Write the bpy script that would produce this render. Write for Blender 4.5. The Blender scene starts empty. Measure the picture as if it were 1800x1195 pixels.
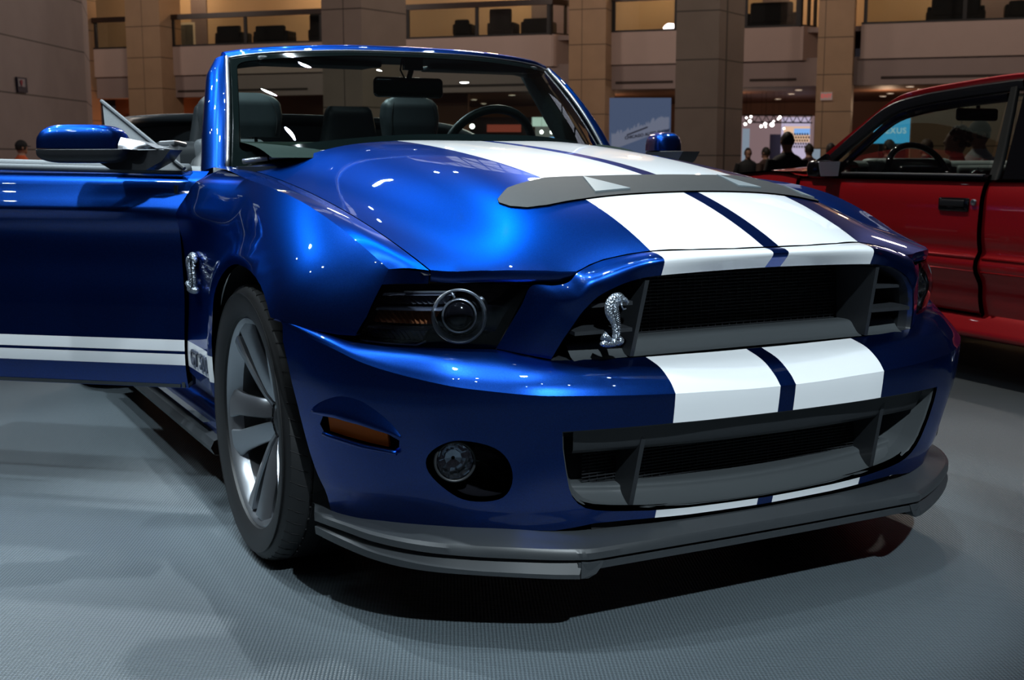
import bpy, math, random
import numpy as np
from mathutils import Matrix, Vector
from mathutils.geometry import delaunay_2d_cdt

scn = bpy.context.scene
COL = scn.collection
PI = math.pi
R = math.radians

# ------------------------------------------------------------------ camera
CAM = np.array([-1.710, -2.9264, .9992]); YAW = -.4864; PITCH = -.14886; FPX = 2133.86
cd = bpy.data.cameras.new('camera'); cam = bpy.data.objects.new('camera', cd); COL.objects.link(cam)
cd.sensor_width = 36; cd.lens = FPX/1800*36; cd.clip_start = .05; cd.clip_end = 300
cam.location = CAM; cam.rotation_euler = (PI/2+PITCH, 0, YAW)
cd.dof.use_dof = True; cd.dof.focus_distance = 2.75; cd.dof.aperture_fstop = 9.0
scn.camera = cam

# ------------------------------------------------------------------ world, lights, exposure
scn.view_settings.view_transform = 'Standard'; scn.view_settings.look = 'None'
scn.view_settings.gamma = 1; scn.view_settings.exposure = 0.0
w = bpy.data.worlds.new('hall_air'); scn.world = w; w.use_nodes = True
w.node_tree.nodes['Background'].inputs[0].default_value = (.011, .010, .012, 1)
w.node_tree.nodes['Background'].inputs[1].default_value = 1.0

def light(name, kind, loc, energy, color, size=.1, target=None, spot=60, blend=.3, size_y=None):
    d = bpy.data.lights.new(name, kind); d.energy = energy; d.color = color
    if kind == 'AREA':
        d.size = size
        if size_y: d.shape = 'RECTANGLE'; d.size_y = size_y
    else: d.shadow_soft_size = size
    if kind == 'SPOT': d.spot_size = R(spot); d.spot_blend = blend
    o = bpy.data.objects.new(name, d); COL.objects.link(o); o.location = loc
    if target is not None:
        o.rotation_euler = (Vector(target)-Vector(loc)).to_track_quat('-Z', 'Y').to_euler()
    return o
COOL = (.80, .93, 1.0); WARM = (1.0, .62, .36)
# stage spots of the stand, hung on the lighting rig; the last two are added for the hood
light('stage_spot', 'SPOT', (-2.0, -.2, 7.0), 900, COOL, .10, (-.75, .75, .5), 33)
light('stage_spot', 'SPOT', (-.3, -1.1, 7.2), 430, COOL, .09, (0, -.6, .5), 36)
light('stage_spot', 'SPOT', (-1.3, -6.2, 5.6), 2500, COOL, .08, (-.05, -.6, .65), 17)
light('stage_spot', 'SPOT', (-2.26, 3.03, 7.0), 750, COOL, .055, (-.6, -.1, .7), 42)
light('stage_spot', 'SPOT', (1.5, .6, 7.0), 110, COOL, .10, (.2, -.4, .5), 40)
light('stage_spot', 'SPOT', (-4.6, -.8, 6.4), 1250, COOL, .11, (-1.7, 1.7, .5), 31)
light('stage_spot', 'SPOT', (-3.6, 2.4, 7.0), 800, COOL, .10, (-1.4, 1.7, .3), 30)
light('stage_spot', 'SPOT', (.46, 4.5, 7.0), 800, COOL, .055, (-.1, .2, .9), 25)
light('stage_spot', 'SPOT', (.9, 2.6, 6.2), 560, (1, .9, .8), .10, (2.7, 1.4, .8), 44)
light('stage_spot', 'SPOT', (4.6, 3.0, 6.2), 300, (1, .9, .8), .10, (3.2, 1.9, 1.0), 50)
light('stage_spot', 'SPOT', (-1.0, 8.0, 6.6), 1000, COOL, .10, (-.3, -.3, .9), 20)  # added from behind to brighten the hood paint, no known lamp there
light('stage_spot', 'SPOT', (-4.5, 6.0, 6.6), 600, COOL, .10, (-.6, -.3, .9), 22)  # second added rear lamp, lifts the blue of the hood
for i, (x, y, z) in enumerate([(-3.4,-1.6,6.4),(-3.0,-1.6,6.4),(-2.6,-2.2,6.4),(-2.0,-1.5,6.6),(.9,1.0,6.4),(1.4,.2,6.4),
                               (2.3,-.9,6.5),(2.7,-.2,6.5),(-.4,-3.0,6.6),(.4,-3.4,6.6),(1.9,-3.0,6.4),(-1.5,-3.8,6.5),(-4.4,-2.6,6.4),(-4.0,-2.9,6.4),(-3.1,-4.2,6.4)]):
    light('rig_spot', 'SPOT', (x, y, z), 20, COOL, .035, (x*.3, y*.3-.3, .5), 60)
for i, (x, y, z) in enumerate([(-5.5,7.5,6.2),(-3.8,9,6.8),(-2.4,10.5,7.2),(-1.2,8.6,6.0),(-.6,8.8,6.1),(.8,9.5,6.4),(1.5,12,7.6),(2.4,9.2,5.8),(3.4,10.4,6.4),(4.2,7.4,6.2),(5.2,9.0,6.8),(-6.2,4.4,6.4),(-5.2,3.2,6.2),(3.6,5.0,6.6),(2.2,5.2,6.8),(.0,6.8,7.2),(-3.0,6.4,7.4),(-7.0,1.0,6.2),(-6.4,-.6,6.0)]):
    light('rig_spot', 'SPOT', (x, y, z), 22, COOL, .05, (-.2, -.2, .8), 28)
def pchip(xs, ys):
    xs=np.array(xs,float); ys=np.array(ys,float)
    if xs[0]>xs[-1]: xs=xs[::-1]; ys=ys[::-1]
    h=np.diff(xs); d=np.diff(ys)/h; m=np.zeros(len(xs))
    for i in range(1,len(xs)-1):
        if d[i-1]*d[i]>0:
            w1=2*h[i]+h[i-1]; w2=h[i]+2*h[i-1]; m[i]=(w1+w2)/(w1/d[i-1]+w2/d[i])
    m[0]=d[0]; m[-1]=d[-1]
    def f(x):
        x=np.clip(np.asarray(x,float),xs[0],xs[-1]); k=np.clip(np.searchsorted(xs,x,side='right')-1,0,len(xs)-2)
        t=(x-xs[k])/h[k]; t2=t*t; t3=t2*t
        return (2*t3-3*t2+1)*ys[k]+(t3-2*t2+t)*h[k]*m[k]+(-2*t3+3*t2)*ys[k+1]+(t3-t2)*h[k]*m[k+1]
    return f
def crv(P, t):                       # Catmull-Rom through the rows of P at the index parameter t
    P=np.asarray(P,float); n=len(P)
    if n==2:
        t=np.asarray(t,float)[...,None]; return P[0]+(P[1]-P[0])*t
    E=np.concatenate([[2*P[0]-P[1]],P,[2*P[-1]-P[-2]]]); t=np.clip(np.asarray(t,float),0,n-1)
    k=np.clip(np.floor(t).astype(int),0,n-2); u=(t-k)[...,None]
    a,b,c,d=E[k],E[k+1],E[k+2],E[k+3]
    return .5*(2*b+(c-a)*u+(2*a-5*b+4*c-d)*u*u+(3*b-a-3*c+d)*u**3)
# crest of the front fender, widest line, door section
def poly(xs, ys, deg, w=None):            # smooth low-order fit, evaluated inside the data range
    xs=np.array(xs,float); c=(xs[0]+xs[-1])/2; h=abs(xs[-1]-xs[0])/2; k=np.polynomial.Polynomial.fit(xs,ys,deg,w=w)
    lo,hi=min(xs),max(xs); return lambda x: k(np.clip(x,lo,hi))
def nspline(xs, ys):                      # natural cubic spline
    xs=np.array(xs,float); ys=np.array(ys,float)
    n=len(xs); h=np.diff(xs); A=np.eye(n); r=np.zeros(n)
    for i in range(1,n-1):
        A[i,i-1]=h[i-1]; A[i,i]=2*(h[i-1]+h[i]); A[i,i+1]=h[i]; r[i]=6*((ys[i+1]-ys[i])/h[i]-(ys[i]-ys[i-1])/h[i-1])
    m=np.linalg.solve(A,r)
    def f(x):
        x=np.clip(np.asarray(x,float),xs[0],xs[-1]); k=np.clip(np.searchsorted(xs,x,side='right')-1,0,n-2)
        a=xs[k+1]-x; b=x-xs[k]; H=h[k]
        return m[k]*a**3/(6*H)+m[k+1]*b**3/(6*H)+(ys[k]/H-m[k]*H/6)*a+(ys[k+1]/H-m[k+1]*H/6)*b
    return f
crest_x=poly([-.565,-.485,-.412,-.318,-.237,-.134,.116,.344,.62],[.753,.765,.774,.787,.798,.810,.815,.80,.785],4,[5,2,2,2,2,1,1,1,3])
crest_z=poly([-.565,-.485,-.412,-.318,-.237,-.134,-.05,.116,.344,.549,.62],[.769,.799,.827,.857,.881,.902,.914,.931,.946,.962,.968],5,[5,2,2,2,2,1,1,1,1,1,3])
belt_x=nspline([-.62,-.57,-.50,-.43,-.36,-.28,-.15,0,.2,.4,.655],[.735,.782,.843,.894,.924,.935,.938,.936,.926,.913,.904])
DOOR_Z=[.20,.28,.33,.40,.50,.60,.70,.80,.835,.855,.90,.945,.965]
DOOR_X=[.845,.870,.888,.900,.897,.891,.898,.912,.920,.914,.888,.850,.800]
door_x=nspline(DOOR_Z,DOOR_X)
under=pchip([.20,.26,.30,.38,.463,.53,.60],[.075,.062,.045,.022,.007,0,0])
def smooth(t): t=np.clip(t,0,1); return t*t*(3-2*t)
def side_x(y,z):
    zc=crest_z(y); xc=crest_x(y); xb=belt_x(y)
    b=np.clip((z-.62)/(zc-.62),0,1.3)
    xa=xb-(xb-xc)*b**2.1-under(np.minimum(z,.6))
    zz=np.where(z>.84,.84+(z-.84)*(.968-.84)/np.maximum(zc-.84,.02),z)
    xd=door_x(zz)
    g=smooth((y-.18)/.36)
    x=xa*(1-g)+xd*g
    r=np.hypot((y+.02)/.95,z-.345)
    return x+.012*np.exp(-((r-.415)/.03)**2)*np.where(z>.3,1,0)
def arch_y(z,front=True):
    n=2.6 if front else 1.9; q=np.clip((z-.345)/.40,0,1)
    d=.375*(1-q**n)**(1/n); return -.03-d if front else -.03+d
# bumper: crest of the beak (row 2) and the inner ledge (row 0)
R0=np.array([(0,-.835,.584),(.1,-.835,.584),(.2,-.834,.585),(.285,-.833,.586),(.37,-.828,.588),(.44,-.82,.590),(.505,-.806,.592),(.545,-.775,.601),(.59,-.738,.611),(.65,-.702,.612),(.698,-.661,.613),(.765,-.590,.612),(.82,-.526,.614),(.862,-.465,.628),(.90,-.405,.640),(.93,-.335,.648)])
R2=np.array([(0,-.953,.520),(.1,-.951,.521),(.2,-.947,.524),(.285,-.942,.526),(.40,-.925,.530),(.48,-.905,.533),(.55,-.880,.535),(.60,-.857,.539),(.64,-.831,.543),(.695,-.788,.549),(.736,-.744,.556),(.789,-.668,.568),(.832,-.60,.583),(.867,-.53,.604),(.898,-.45,.622),(.922,-.36,.636)])
def K(s): return crv(R2,s)
def low(s,z):                         # lower face of the bumper: plan of the crest moved inwards with height
    s=np.asarray(s,float); p=K(s); q=K(s+.02)-K(s-.02); q[...,2]=0
    # at the ends the clip halves the step: direction stays right
    n=np.stack([-q[...,1],q[...,0],0*s],-1); n=np.stack([q[...,1],-q[...,0],0*s],-1)
    n/=np.linalg.norm(n,axis=-1)[...,None]+1e-12
    n=np.where((s<.02)[...,None],np.array([0,-1.,0]),n)
    o=p-n*under(z)[...,None]; o[...,2]=z; return o
# ------------------------------------------------------------------ tools
_M = np.array(cam.rotation_euler.to_matrix())
def ray(u, v): return _M @ np.array([(u-900)/FPX, (597.5-v)/FPX, -1.0])
def at(u, v, x=None, y=None, z=None, d=None):
    r = ray(u, v)
    t = d if d is not None else (x-CAM[0])/r[0] if x is not None else (y-CAM[1])/r[1] if y is not None else (z-CAM[2])/r[2]
    return CAM+t*r
def lerp(a, b, t): return a+(b-a)*t

def link(o, parent=None):
    COL.objects.link(o)
    if parent is not None: o.parent = parent
    return o
def thing(name, label, cat, loc=(0,0,0), rz=0, group=None):
    o = bpy.data.objects.new(name, None); COL.objects.link(o); o.empty_display_size = .1
    o.location = loc; o.rotation_euler = (0,0,rz); o['label'] = label; o['category'] = cat
    if group: o['group'] = group
    return o
def tag(o, label, cat, group=None):
    o['label'] = label; o['category'] = cat
    if group: o['group'] = group
    return o
def struct(o): o['kind'] = 'structure'; return o
def mesh(name, V, F, mat, parent=None, smooth=True, normals=None, mats=None, fm=None):
    me = bpy.data.meshes.new(name)
    me.from_pydata([tuple(map(float, v)) for v in V], [], [tuple(int(i) for i in f) for f in F])
    for m in (mats or [mat]): me.materials.append(m)
    if fm is not None:
        for p, k in zip(me.polygons, fm): p.material_index = k
    me.update()
    if smooth: me.polygons.foreach_set('use_smooth', [True]*len(me.polygons))
    if normals is not None: me.normals_split_custom_set_from_vertices([tuple(map(float, n)) for n in normals])
    return link(bpy.data.objects.new(name, me), parent)

class MB:
    def __init__(s): s.V = []; s.F = []; s.m = []
    def add(s, V, F, k=0):
        b = len(s.V); s.V += [tuple(map(float, v)) for v in V]; s.F += [tuple(int(i)+b for i in f) for f in F]; s.m += [k]*len(F); return s
    def box(s, c, d, rz=0, ax=None, k=0):
        c = np.array(c, float); h = np.array(d, float)/2
        P = np.array([(x, y, z) for x in (-1,1) for y in (-1,1) for z in (-1,1)], float)*h
        if rz:
            q = P.copy(); q[:,0] = P[:,0]*math.cos(rz)-P[:,1]*math.sin(rz); q[:,1] = P[:,0]*math.sin(rz)+P[:,1]*math.cos(rz); P = q
        if ax is not None: P = P @ np.array(ax, float)
        return s.add(P+c, [(0,1,3,2),(4,6,7,5),(0,4,5,1),(2,3,7,6),(0,2,6,4),(1,5,7,3)], k)
    def rbox(s, c, d, r, ax=None, n=3, k=0):            # box with rounded edges (superellipsoid-like grid)
        c = np.array(c, float); h = np.array(d, float)/2; r = min(r, *(h*.999))
        V = []; F = []
        L = [np.concatenate([-h[i]+r-r*np.cos(np.linspace(0, PI/2, n+1)), (h[i]-r+r*np.sin(np.linspace(0, PI/2, n+1)))]) for i in range(3)]
        N = 2*n+2
        idx = {}
        def vid(i, j, l):
            if (i, j, l) not in idx:
                p = np.array([L[0][i], L[1][j], L[2][l]]); q = np.clip(p, -(h-r), h-r); e = p-q; ln = np.linalg.norm(e)
                if ln > 1e-9: p = q+e/ln*r
                idx[(i, j, l)] = len(V); V.append(p)
            return idx[(i, j, l)]
        for a in range(3):
            for e in (0, N-1):
                for i in range(N-1):
                    for j in range(N-1):
                        def g(x, y):
                            t = [0,0,0]; t[a] = e; t[(a+1)%3] = x; t[(a+2)%3] = y; return vid(*t)
                        f = (g(i,j), g(i+1,j), g(i+1,j+1), g(i,j+1)); F.append(f if e else f[::-1])
        P = np.array(V)
        if ax is not None: P = P @ np.array(ax, float)
        return s.add(P+c, F, k)
    def tube(s, pts, r, n=8, k=0, caps=True):
        P = np.array(pts, float); rr = np.ones(len(P))*r if np.isscalar(r) else np.array(r, float)
        T = np.gradient(P, axis=0); T /= np.linalg.norm(T, axis=1)[:,None]+1e-12
        u = np.cross(T[0], (0,0,1) if abs(T[0][2]) < .9 else (1,0,0)); u /= np.linalg.norm(u); V = []
        for i in range(len(P)):
            u = u-T[i]*np.dot(u, T[i]); u /= np.linalg.norm(u); v = np.cross(T[i], u)
            V += [P[i]+rr[i]*(u*math.cos(a)+v*math.sin(a)) for a in np.linspace(0, 2*PI, n, endpoint=False)]
        F = [(i*n+j, i*n+(j+1)%n, (i+1)*n+(j+1)%n, (i+1)*n+j) for i in range(len(P)-1) for j in range(n)]
        if caps: F += [tuple(range(n))[::-1], tuple((len(P)-1)*n+j for j in range(n))]
        return s.add(V, F, k)
    def lathe(s, prof, o, axis, n=48, k=0, close=False):     # prof = (distance along axis, radius)
        ax = np.array(axis, float); ax /= np.linalg.norm(ax)
        u = np.cross(ax, (0,0,1) if abs(ax[2]) < .9 else (1,0,0)); u /= np.linalg.norm(u); v = np.cross(ax, u)
        V = [np.array(o)+ax*a+r*(u*math.cos(t)+v*math.sin(t)) for a, r in prof for t in np.linspace(0, 2*PI, n, endpoint=False)]
        m = len(prof); F = [(i*n+j, i*n+(j+1)%n, ((i+1)%m)*n+(j+1)%n, ((i+1)%m)*n+j) for i in range(m if close else m-1) for j in range(n)]
        return s.add(V, F, k)
    def blob(s, c, r, e1=.5, e2=.5, n=12, ax=None, k=0):      # superellipsoid
        def p(x, e): return np.sign(x)*abs(x)**e
        V = []; 
        for i in range(n+1):
            a = -PI/2+PI*i/n
            for j in range(2*n):
                b = PI*j/n
                V.append((p(math.cos(a), e1)*p(math.cos(b), e2)*r[0], p(math.cos(a), e1)*p(math.sin(b), e2)*r[1], p(math.sin(a), e1)*r[2]))
        V = np.array(V)
        if ax is not None: V = V @ np.array(ax, float)
        m = 2*n; F = [(i*m+j, i*m+(j+1)%m, (i+1)*m+(j+1)%m, (i+1)*m+j) for i in range(n) for j in range(m)]
        return s.add(V+np.array(c), F, k)
    def grid(s, G, k=0):
        a, b = G.shape[:2]
        return s.add(G.reshape(-1,3), [(i*b+j, i*b+j+1, (i+1)*b+j+1, (i+1)*b+j) for i in range(a-1) for j in range(b-1)], k)
    def prism(s, poly, n, depth, k=0):                        # planar polygon given in 3D, pushed along n
        P = np.array(poly, float); Q = P+np.array(n, float)*depth; m = len(P)
        return s.add(np.concatenate([P, Q]), [tuple(range(m))[::-1], tuple(range(m, 2*m))]+[(i, (i+1)%m, m+(i+1)%m, m+i) for i in range(m)], k)
    def build(s, name, mat, parent=None, smooth=False, mats=None, M=None):
        V = s.V
        if M is not None: V = [tuple(M @ Vector(v)) for v in V]
        return mesh(name, V, s.F, mat, parent, smooth, mats=mats, fm=s.m if mats else None)
def mirx(b):
    c = MB(); c.V = [(-x, y, z) for x, y, z in b.V]; c.F = [f[::-1] for f in b.F]; c.m = list(b.m); return c
def autosmooth(o, deg=35):
    me = o.data; me.polygons.foreach_set('use_smooth', [True]*len(me.polygons)); me.set_sharp_from_angle(angle=R(deg)); return o

def loft(rows, nu, nv, cu=True, cv=True):     # rows of equal length; smooth or straight in each direction
    A = np.array(rows, float); r, c = A.shape[:2]
    tu = np.linspace(0, c-1, nu); tv = np.linspace(0, r-1, nv)
    def lin(P, t):
        k = np.clip(np.floor(t).astype(int), 0, len(P)-2); f = (t-k)[:,None]; return P[k]*(1-f)+P[k+1]*f
    B = np.array([(crv if cu else lin)(row, tu) for row in A])
    return np.stack([(crv if cv else lin)(B[:,j], tv) for j in range(nu)], 1)

def inpoly(P, x, y):
    c = False; j = len(P)-1
    for i in range(len(P)):
        if (P[i][1] > y) != (P[j][1] > y) and x < (P[j][0]-P[i][0])*(y-P[i][1])/(P[j][1]-P[i][1])+P[i][0]: c = not c
        j = i
    return c
def edge_dist(P, x, y):
    A = np.array(P); B = np.roll(A, -1, 0); d = B-A; q = np.array([x, y])
    t = np.clip(((q-A)*d).sum(1)/((d*d).sum(1)+1e-12), 0, 1); return np.linalg.norm(A+d*t[:,None]-q, axis=1).min()
def resample(P, step):
    P = [np.array(p, float) for p in P]; out = []
    for i in range(len(P)):
        a, b = P[i], P[(i+1)%len(P)]; n = max(1, int(math.ceil(np.linalg.norm(b-a)/step)))
        out += [a+(b-a)*k/n for k in range(n)]
    return out
def panel(S, outline, holes=(), step=(.03,.03), flange=.018, depth=None, eps=1e-3):
    """mesh of the surface S(a, b) inside a 2D outline, with clean holes; all edges get a folded-in flange"""
    sc = np.array(step, float)
    loops = [resample([np.array(p)/sc for p in L], 1.0) for L in [outline]+list(holes)]
    pts = []; edges = []
    for L in loops:
        b = len(pts); pts += [tuple(p) for p in L]; edges += [(b+i, b+(i+1)%len(L)) for i in range(len(L))]
    nb = len(pts); A = np.array(loops[0])
    for x in np.arange(math.floor(A[:,0].min()), A[:,0].max()+1, 1.0):
        for y in np.arange(math.floor(A[:,1].min()), A[:,1].max()+1, 1.0):
            if inpoly(loops[0], x, y) and not any(inpoly(h, x, y) for h in loops[1:]) and min(edge_dist(L, x, y) for L in loops) > .35:
                pts.append((x, y))
    vs, es, fs, _, _, _ = delaunay_2d_cdt([Vector(p) for p in pts], edges, [], 0, 1e-6)
    T = []
    for f in fs:
        c = sum((np.array(vs[i]) for i in f), np.zeros(2))/len(f)
        if inpoly(loops[0], *c) and not any(inpoly(h, *c) for h in loops[1:]): T.append(tuple(f))
    Q = np.array([tuple(v) for v in vs])*sc
    P = S(Q[:,0], Q[:,1]); e = np.array(step)*.02
    du = S(Q[:,0]+e[0], Q[:,1])-S(Q[:,0]-e[0], Q[:,1]); dv = S(Q[:,0], Q[:,1]+e[1])-S(Q[:,0], Q[:,1]-e[1])
    N = np.cross(du, dv); N /= np.linalg.norm(N, axis=1)[:,None]+1e-12
    V = list(P); NN = list(N); F = list(T)
    if T:                                   # face winding along the analytic normal
        a, b, c = (P[i] for i in T[0][:3])
    F = [f if np.dot(np.cross(P[f[1]]-P[f[0]], P[f[2]]-P[f[0]]), N[f[0]]) > 0 else f[::-1] for f in F]
    return np.array(V), F, np.array(NN), loops, sc
def panel_mesh(name, S, outline, holes, step, mat, parent, flange=.015, flip=False, mirror=0, fl_loops=None):
    V, F, N, loops, sc = panel(S, outline, holes, step)
    if flip: N = -N; F = [f[::-1] for f in F]
    V = list(V); N = list(N); F = list(F)
    if flange:
        for li, L in enumerate(loops):
            if fl_loops is not None and li not in fl_loops: continue
            Q = np.array(L)*sc; P = S(Q[:,0], Q[:,1]); e = np.array(step)*.02
            n = np.cross(S(Q[:,0]+e[0], Q[:,1])-S(Q[:,0]-e[0], Q[:,1]), S(Q[:,0], Q[:,1]+e[1])-S(Q[:,0], Q[:,1]-e[1]))
            n /= np.linalg.norm(n, axis=1)[:,None]+1e-12
            if flip: n = -n
            m = len(P); b = len(V); t = np.roll(P, -1, 0)-np.roll(P, 1, 0); t /= np.linalg.norm(t, axis=1)[:,None]+1e-12
            o = np.cross(t, n); V += list(P); N += list(o); V += list(P-n*flange); N += list(o)
            F += [(b+i, b+(i+1)%m, b+m+(i+1)%m, b+m+i) for i in range(m)]
    V = np.array(V); N = np.array(N)
    if mirror == 1: V = V*[-1,1,1]; N = N*[-1,1,1]; F = [f[::-1] for f in F]
    if mirror == 2:
        n = len(V); V = np.concatenate([V, V*[-1,1,1]]); N = np.concatenate([N, N*[-1,1,1]]); F = F+[tuple(i+n for i in f[::-1]) for f in F]
    return mesh(name, V, F, mat, parent, True, N)

# ------------------------------------------------------------------ materials
def mat(name): m = bpy.data.materials.new(name); m.use_nodes = True; return m, m.node_tree, m.node_tree.nodes['Principled BSDF']
def pset(b, color=None, rough=None, metal=None, coat=None, coatr=None, spec=None, emit=None, es=None, alpha=None, trans=None, ior=None):
    for k, v in (('Base Color', color), ('Roughness', rough), ('Metallic', metal), ('Coat Weight', coat), ('Coat Roughness', coatr),
                 ('Specular IOR Level', spec), ('Emission Color', emit), ('Emission Strength', es), ('Alpha', alpha), ('Transmission Weight', trans), ('IOR', ior)):
        if v is not None: b.inputs[k].default_value = (*v, 1) if isinstance(v, tuple) else v
def simple(name, color, rough=.5, noise=0, nscale=20, **k):
    m, t, b = mat(name); pset(b, color, rough, **k)
    if noise:
        tc = t.nodes.new('ShaderNodeTexCoord'); n = t.nodes.new('ShaderNodeTexNoise'); n.inputs['Scale'].default_value = nscale; n.inputs['Detail'].default_value = 4
        r = t.nodes.new('ShaderNodeMapRange'); r.inputs[3].default_value = 1-noise; r.inputs[4].default_value = 1+noise
        x = t.nodes.new('ShaderNodeMix'); x.data_type = 'RGBA'; x.blend_type = 'MULTIPLY'; x.inputs[0].default_value = 1; x.inputs[6].default_value = (*color, 1)
        t.links.new(tc.outputs['Object'], n.inputs['Vector']); t.links.new(n.outputs['Fac'], r.inputs[0]); t.links.new(r.outputs[0], x.inputs[7]); t.links.new(x.outputs[2], b.inputs['Base Color'])
    return m
def math_n(t, op, a, b=None, c=None):
    n = t.nodes.new('ShaderNodeMath'); n.operation = op
    for i, v in enumerate((a, b, c)):
        if v is None: continue
        if isinstance(v, (int, float)): n.inputs[i].default_value = v
        else: t.links.new(v, n.inputs[i])
    return n.outputs[0]
def between(t, v, a, b): return math_n(t, 'MULTIPLY', math_n(t, 'GREATER_THAN', v, a), math_n(t, 'LESS_THAN', v, b))
def bump(t, b, h, strength, dist=.001):
    n = t.nodes.new('ShaderNodeBump'); n.inputs['Strength'].default_value = strength; n.inputs['Distance'].default_value = dist
    t.links.new(h, n.inputs['Height']); t.links.new(n.outputs[0], b.inputs['Normal']); return n

def paint(name, base, stripes=None, metal=1.0, rough=.34):
    """metallic paint under clear coat; stripes='hood' white along the car, 'side' white bands near the sill"""
    m, t, b = mat(name); pset(b, base, rough, metal, coat=.85, coatr=.015); b.inputs['Specular Tint'].default_value = (.45, .52, 1, 1)
    tc = t.nodes.new('ShaderNodeTexCoord')
    v = t.nodes.new('ShaderNodeTexVoronoi'); v.inputs['Scale'].default_value = 900
    t.links.new(tc.outputs['Object'], v.inputs['Vector'])
    fl = math_n(t, 'MULTIPLY_ADD', v.outputs['Color'], .5, .75)
    mx = t.nodes.new('ShaderNodeMix'); mx.data_type = 'RGBA'; mx.blend_type = 'MULTIPLY'; mx.inputs[0].default_value = 1; mx.inputs[6].default_value = (*base, 1)
    t.links.new(fl, mx.inputs[7]); col = mx.outputs[2]
    if stripes:
        s = t.nodes.new('ShaderNodeSeparateXYZ'); t.links.new(tc.outputs['Object'], s.inputs[0])
        if stripes == 'hood': f = between(t, math_n(t, 'ABSOLUTE', s.outputs[0]), .021, .285)
        elif stripes == 'side': f = math_n(t, 'SUBTRACT', between(t, s.outputs[2], .390, .466), between(t, s.outputs[2], .4235, .4325))
        else: f = math_n(t, 'MULTIPLY', between(t, s.outputs[2], .390, .466), math_n(t, 'GREATER_THAN', s.outputs[1], .1))
        c2 = t.nodes.new('ShaderNodeMix'); c2.data_type = 'RGBA'; c2.inputs[7].default_value = (.80, .82, .84, 1)
        t.links.new(f, c2.inputs[0]); t.links.new(col, c2.inputs[6]); col = c2.outputs[2]
        t.links.new(math_n(t, 'MULTIPLY_ADD', f, -metal, metal), b.inputs['Metallic'])
    t.links.new(col, b.inputs['Base Color']); return m
BLUE = (.005, .039, .23)
M = {}
M['blue'] = paint('blue_metallic_paint', BLUE)
M['hood'] = paint('blue_paint_with_white_stripes', BLUE, 'hood')
M['door'] = paint('blue_paint_with_sill_stripes', BLUE, 'side')
M['fender'] = paint('blue_paint_with_sill_band', BLUE, 'band')
M['red'] = paint('red_paint', (.46, .006, .012), metal=.25, rough=.4); M['red'].node_tree.nodes['Principled BSDF'].inputs['Specular Tint'].default_value = (1, 1, 1, 1)
M['black_plastic'] = simple('black_plastic', (.018, .020, .023), .42, .15, 60)
M['splitter'] = simple('splitter_plastic', (.030, .034, .038), .42, .1, 40)
M['gloss_black'] = simple('gloss_black', (.006, .006, .008), .08)
M['frit'] = simple('black_glass_band', (.003, .006, .006), .05)
M['dark'] = simple('dark_void', (.004, .004, .005), .9)
M['mesh_black'] = simple('black_mesh', (.010, .011, .013), .5)
M['grille_tray'] = simple('grille_tray_plastic', (.05, .056, .06), .34)
M['chrome'] = simple('chrome', (.75, .78, .82), .08, metal=1.0)
M['satin'] = simple('satin_trim', (.35, .36, .38), .3, metal=.8)
M['wheel'] = simple('painted_alloy', (.36, .38, .41), .30, metal=.85, coat=.6, coatr=.05)
M['wheel_dark'] = simple('dark_alloy', (.05, .052, .056), .4, metal=.6)
M['rubber'] = simple('tyre_rubber', (.0075, .008, .009), .55, .2, 80)
M['leather'] = simple('charcoal_leather', (.028, .034, .038), .42, .15, 30)
M['trim_grey'] = simple('grey_trim', (.11, .125, .135), .6, .2, 200)
M['amber'] = simple('amber_lens', (.75, .15, .008), .45, spec=.15)
M['lens_dark'] = simple('smoked_reflector', (.03, .03, .034), .15, metal=.5)
M['mirror_glass'] = simple('mirror_glass', (.55, .6, .62), .02, metal=1.0)
def glassy(name, tint, refl=.9, rough=.0, base=.06):
    m = bpy.data.materials.new(name); m.use_nodes = True; t = m.node_tree; t.nodes.clear()
    o = t.nodes.new('ShaderNodeOutputMaterial'); x = t.nodes.new('ShaderNodeMixShader'); tr = t.nodes.new('ShaderNodeBsdfTransparent'); g = t.nodes.new('ShaderNodeBsdfGlossy')
    f = t.nodes.new('ShaderNodeFresnel'); f.inputs[0].default_value = 1.45; tr.inputs[0].default_value = (*tint, 1); g.inputs['Roughness'].default_value = rough
    g.inputs[0].default_value = (refl, refl, refl, 1)
    t.links.new(f.outputs[0], x.inputs[0]); t.links.new(tr.outputs[0], x.inputs[1]); t.links.new(g.outputs[0], x.inputs[2]); t.links.new(x.outputs[0], o.inputs[0]); return m
M['windshield'] = glassy('windshield_glass', (.62, .78, .74))
M['clear'] = glassy('clear_lens', (.80, .84, .90))
M['glass'] = glassy('window_glass', (.75, .82, .80))
M['rail_glass'] = glassy('railing_glass', (.82, .84, .82))

def emis(name, color, s):
    m, t, b = mat(name); pset(b, (0,0,0), .5, emit=color, es=s); return m
# ------------------------------------------------------------------ the blue convertible (origin under the front axle, nose towards -Y)
car = thing('convertible_car', 'blue convertible with twin white stripes and an open door, on the grey show floor', 'car')

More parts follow.
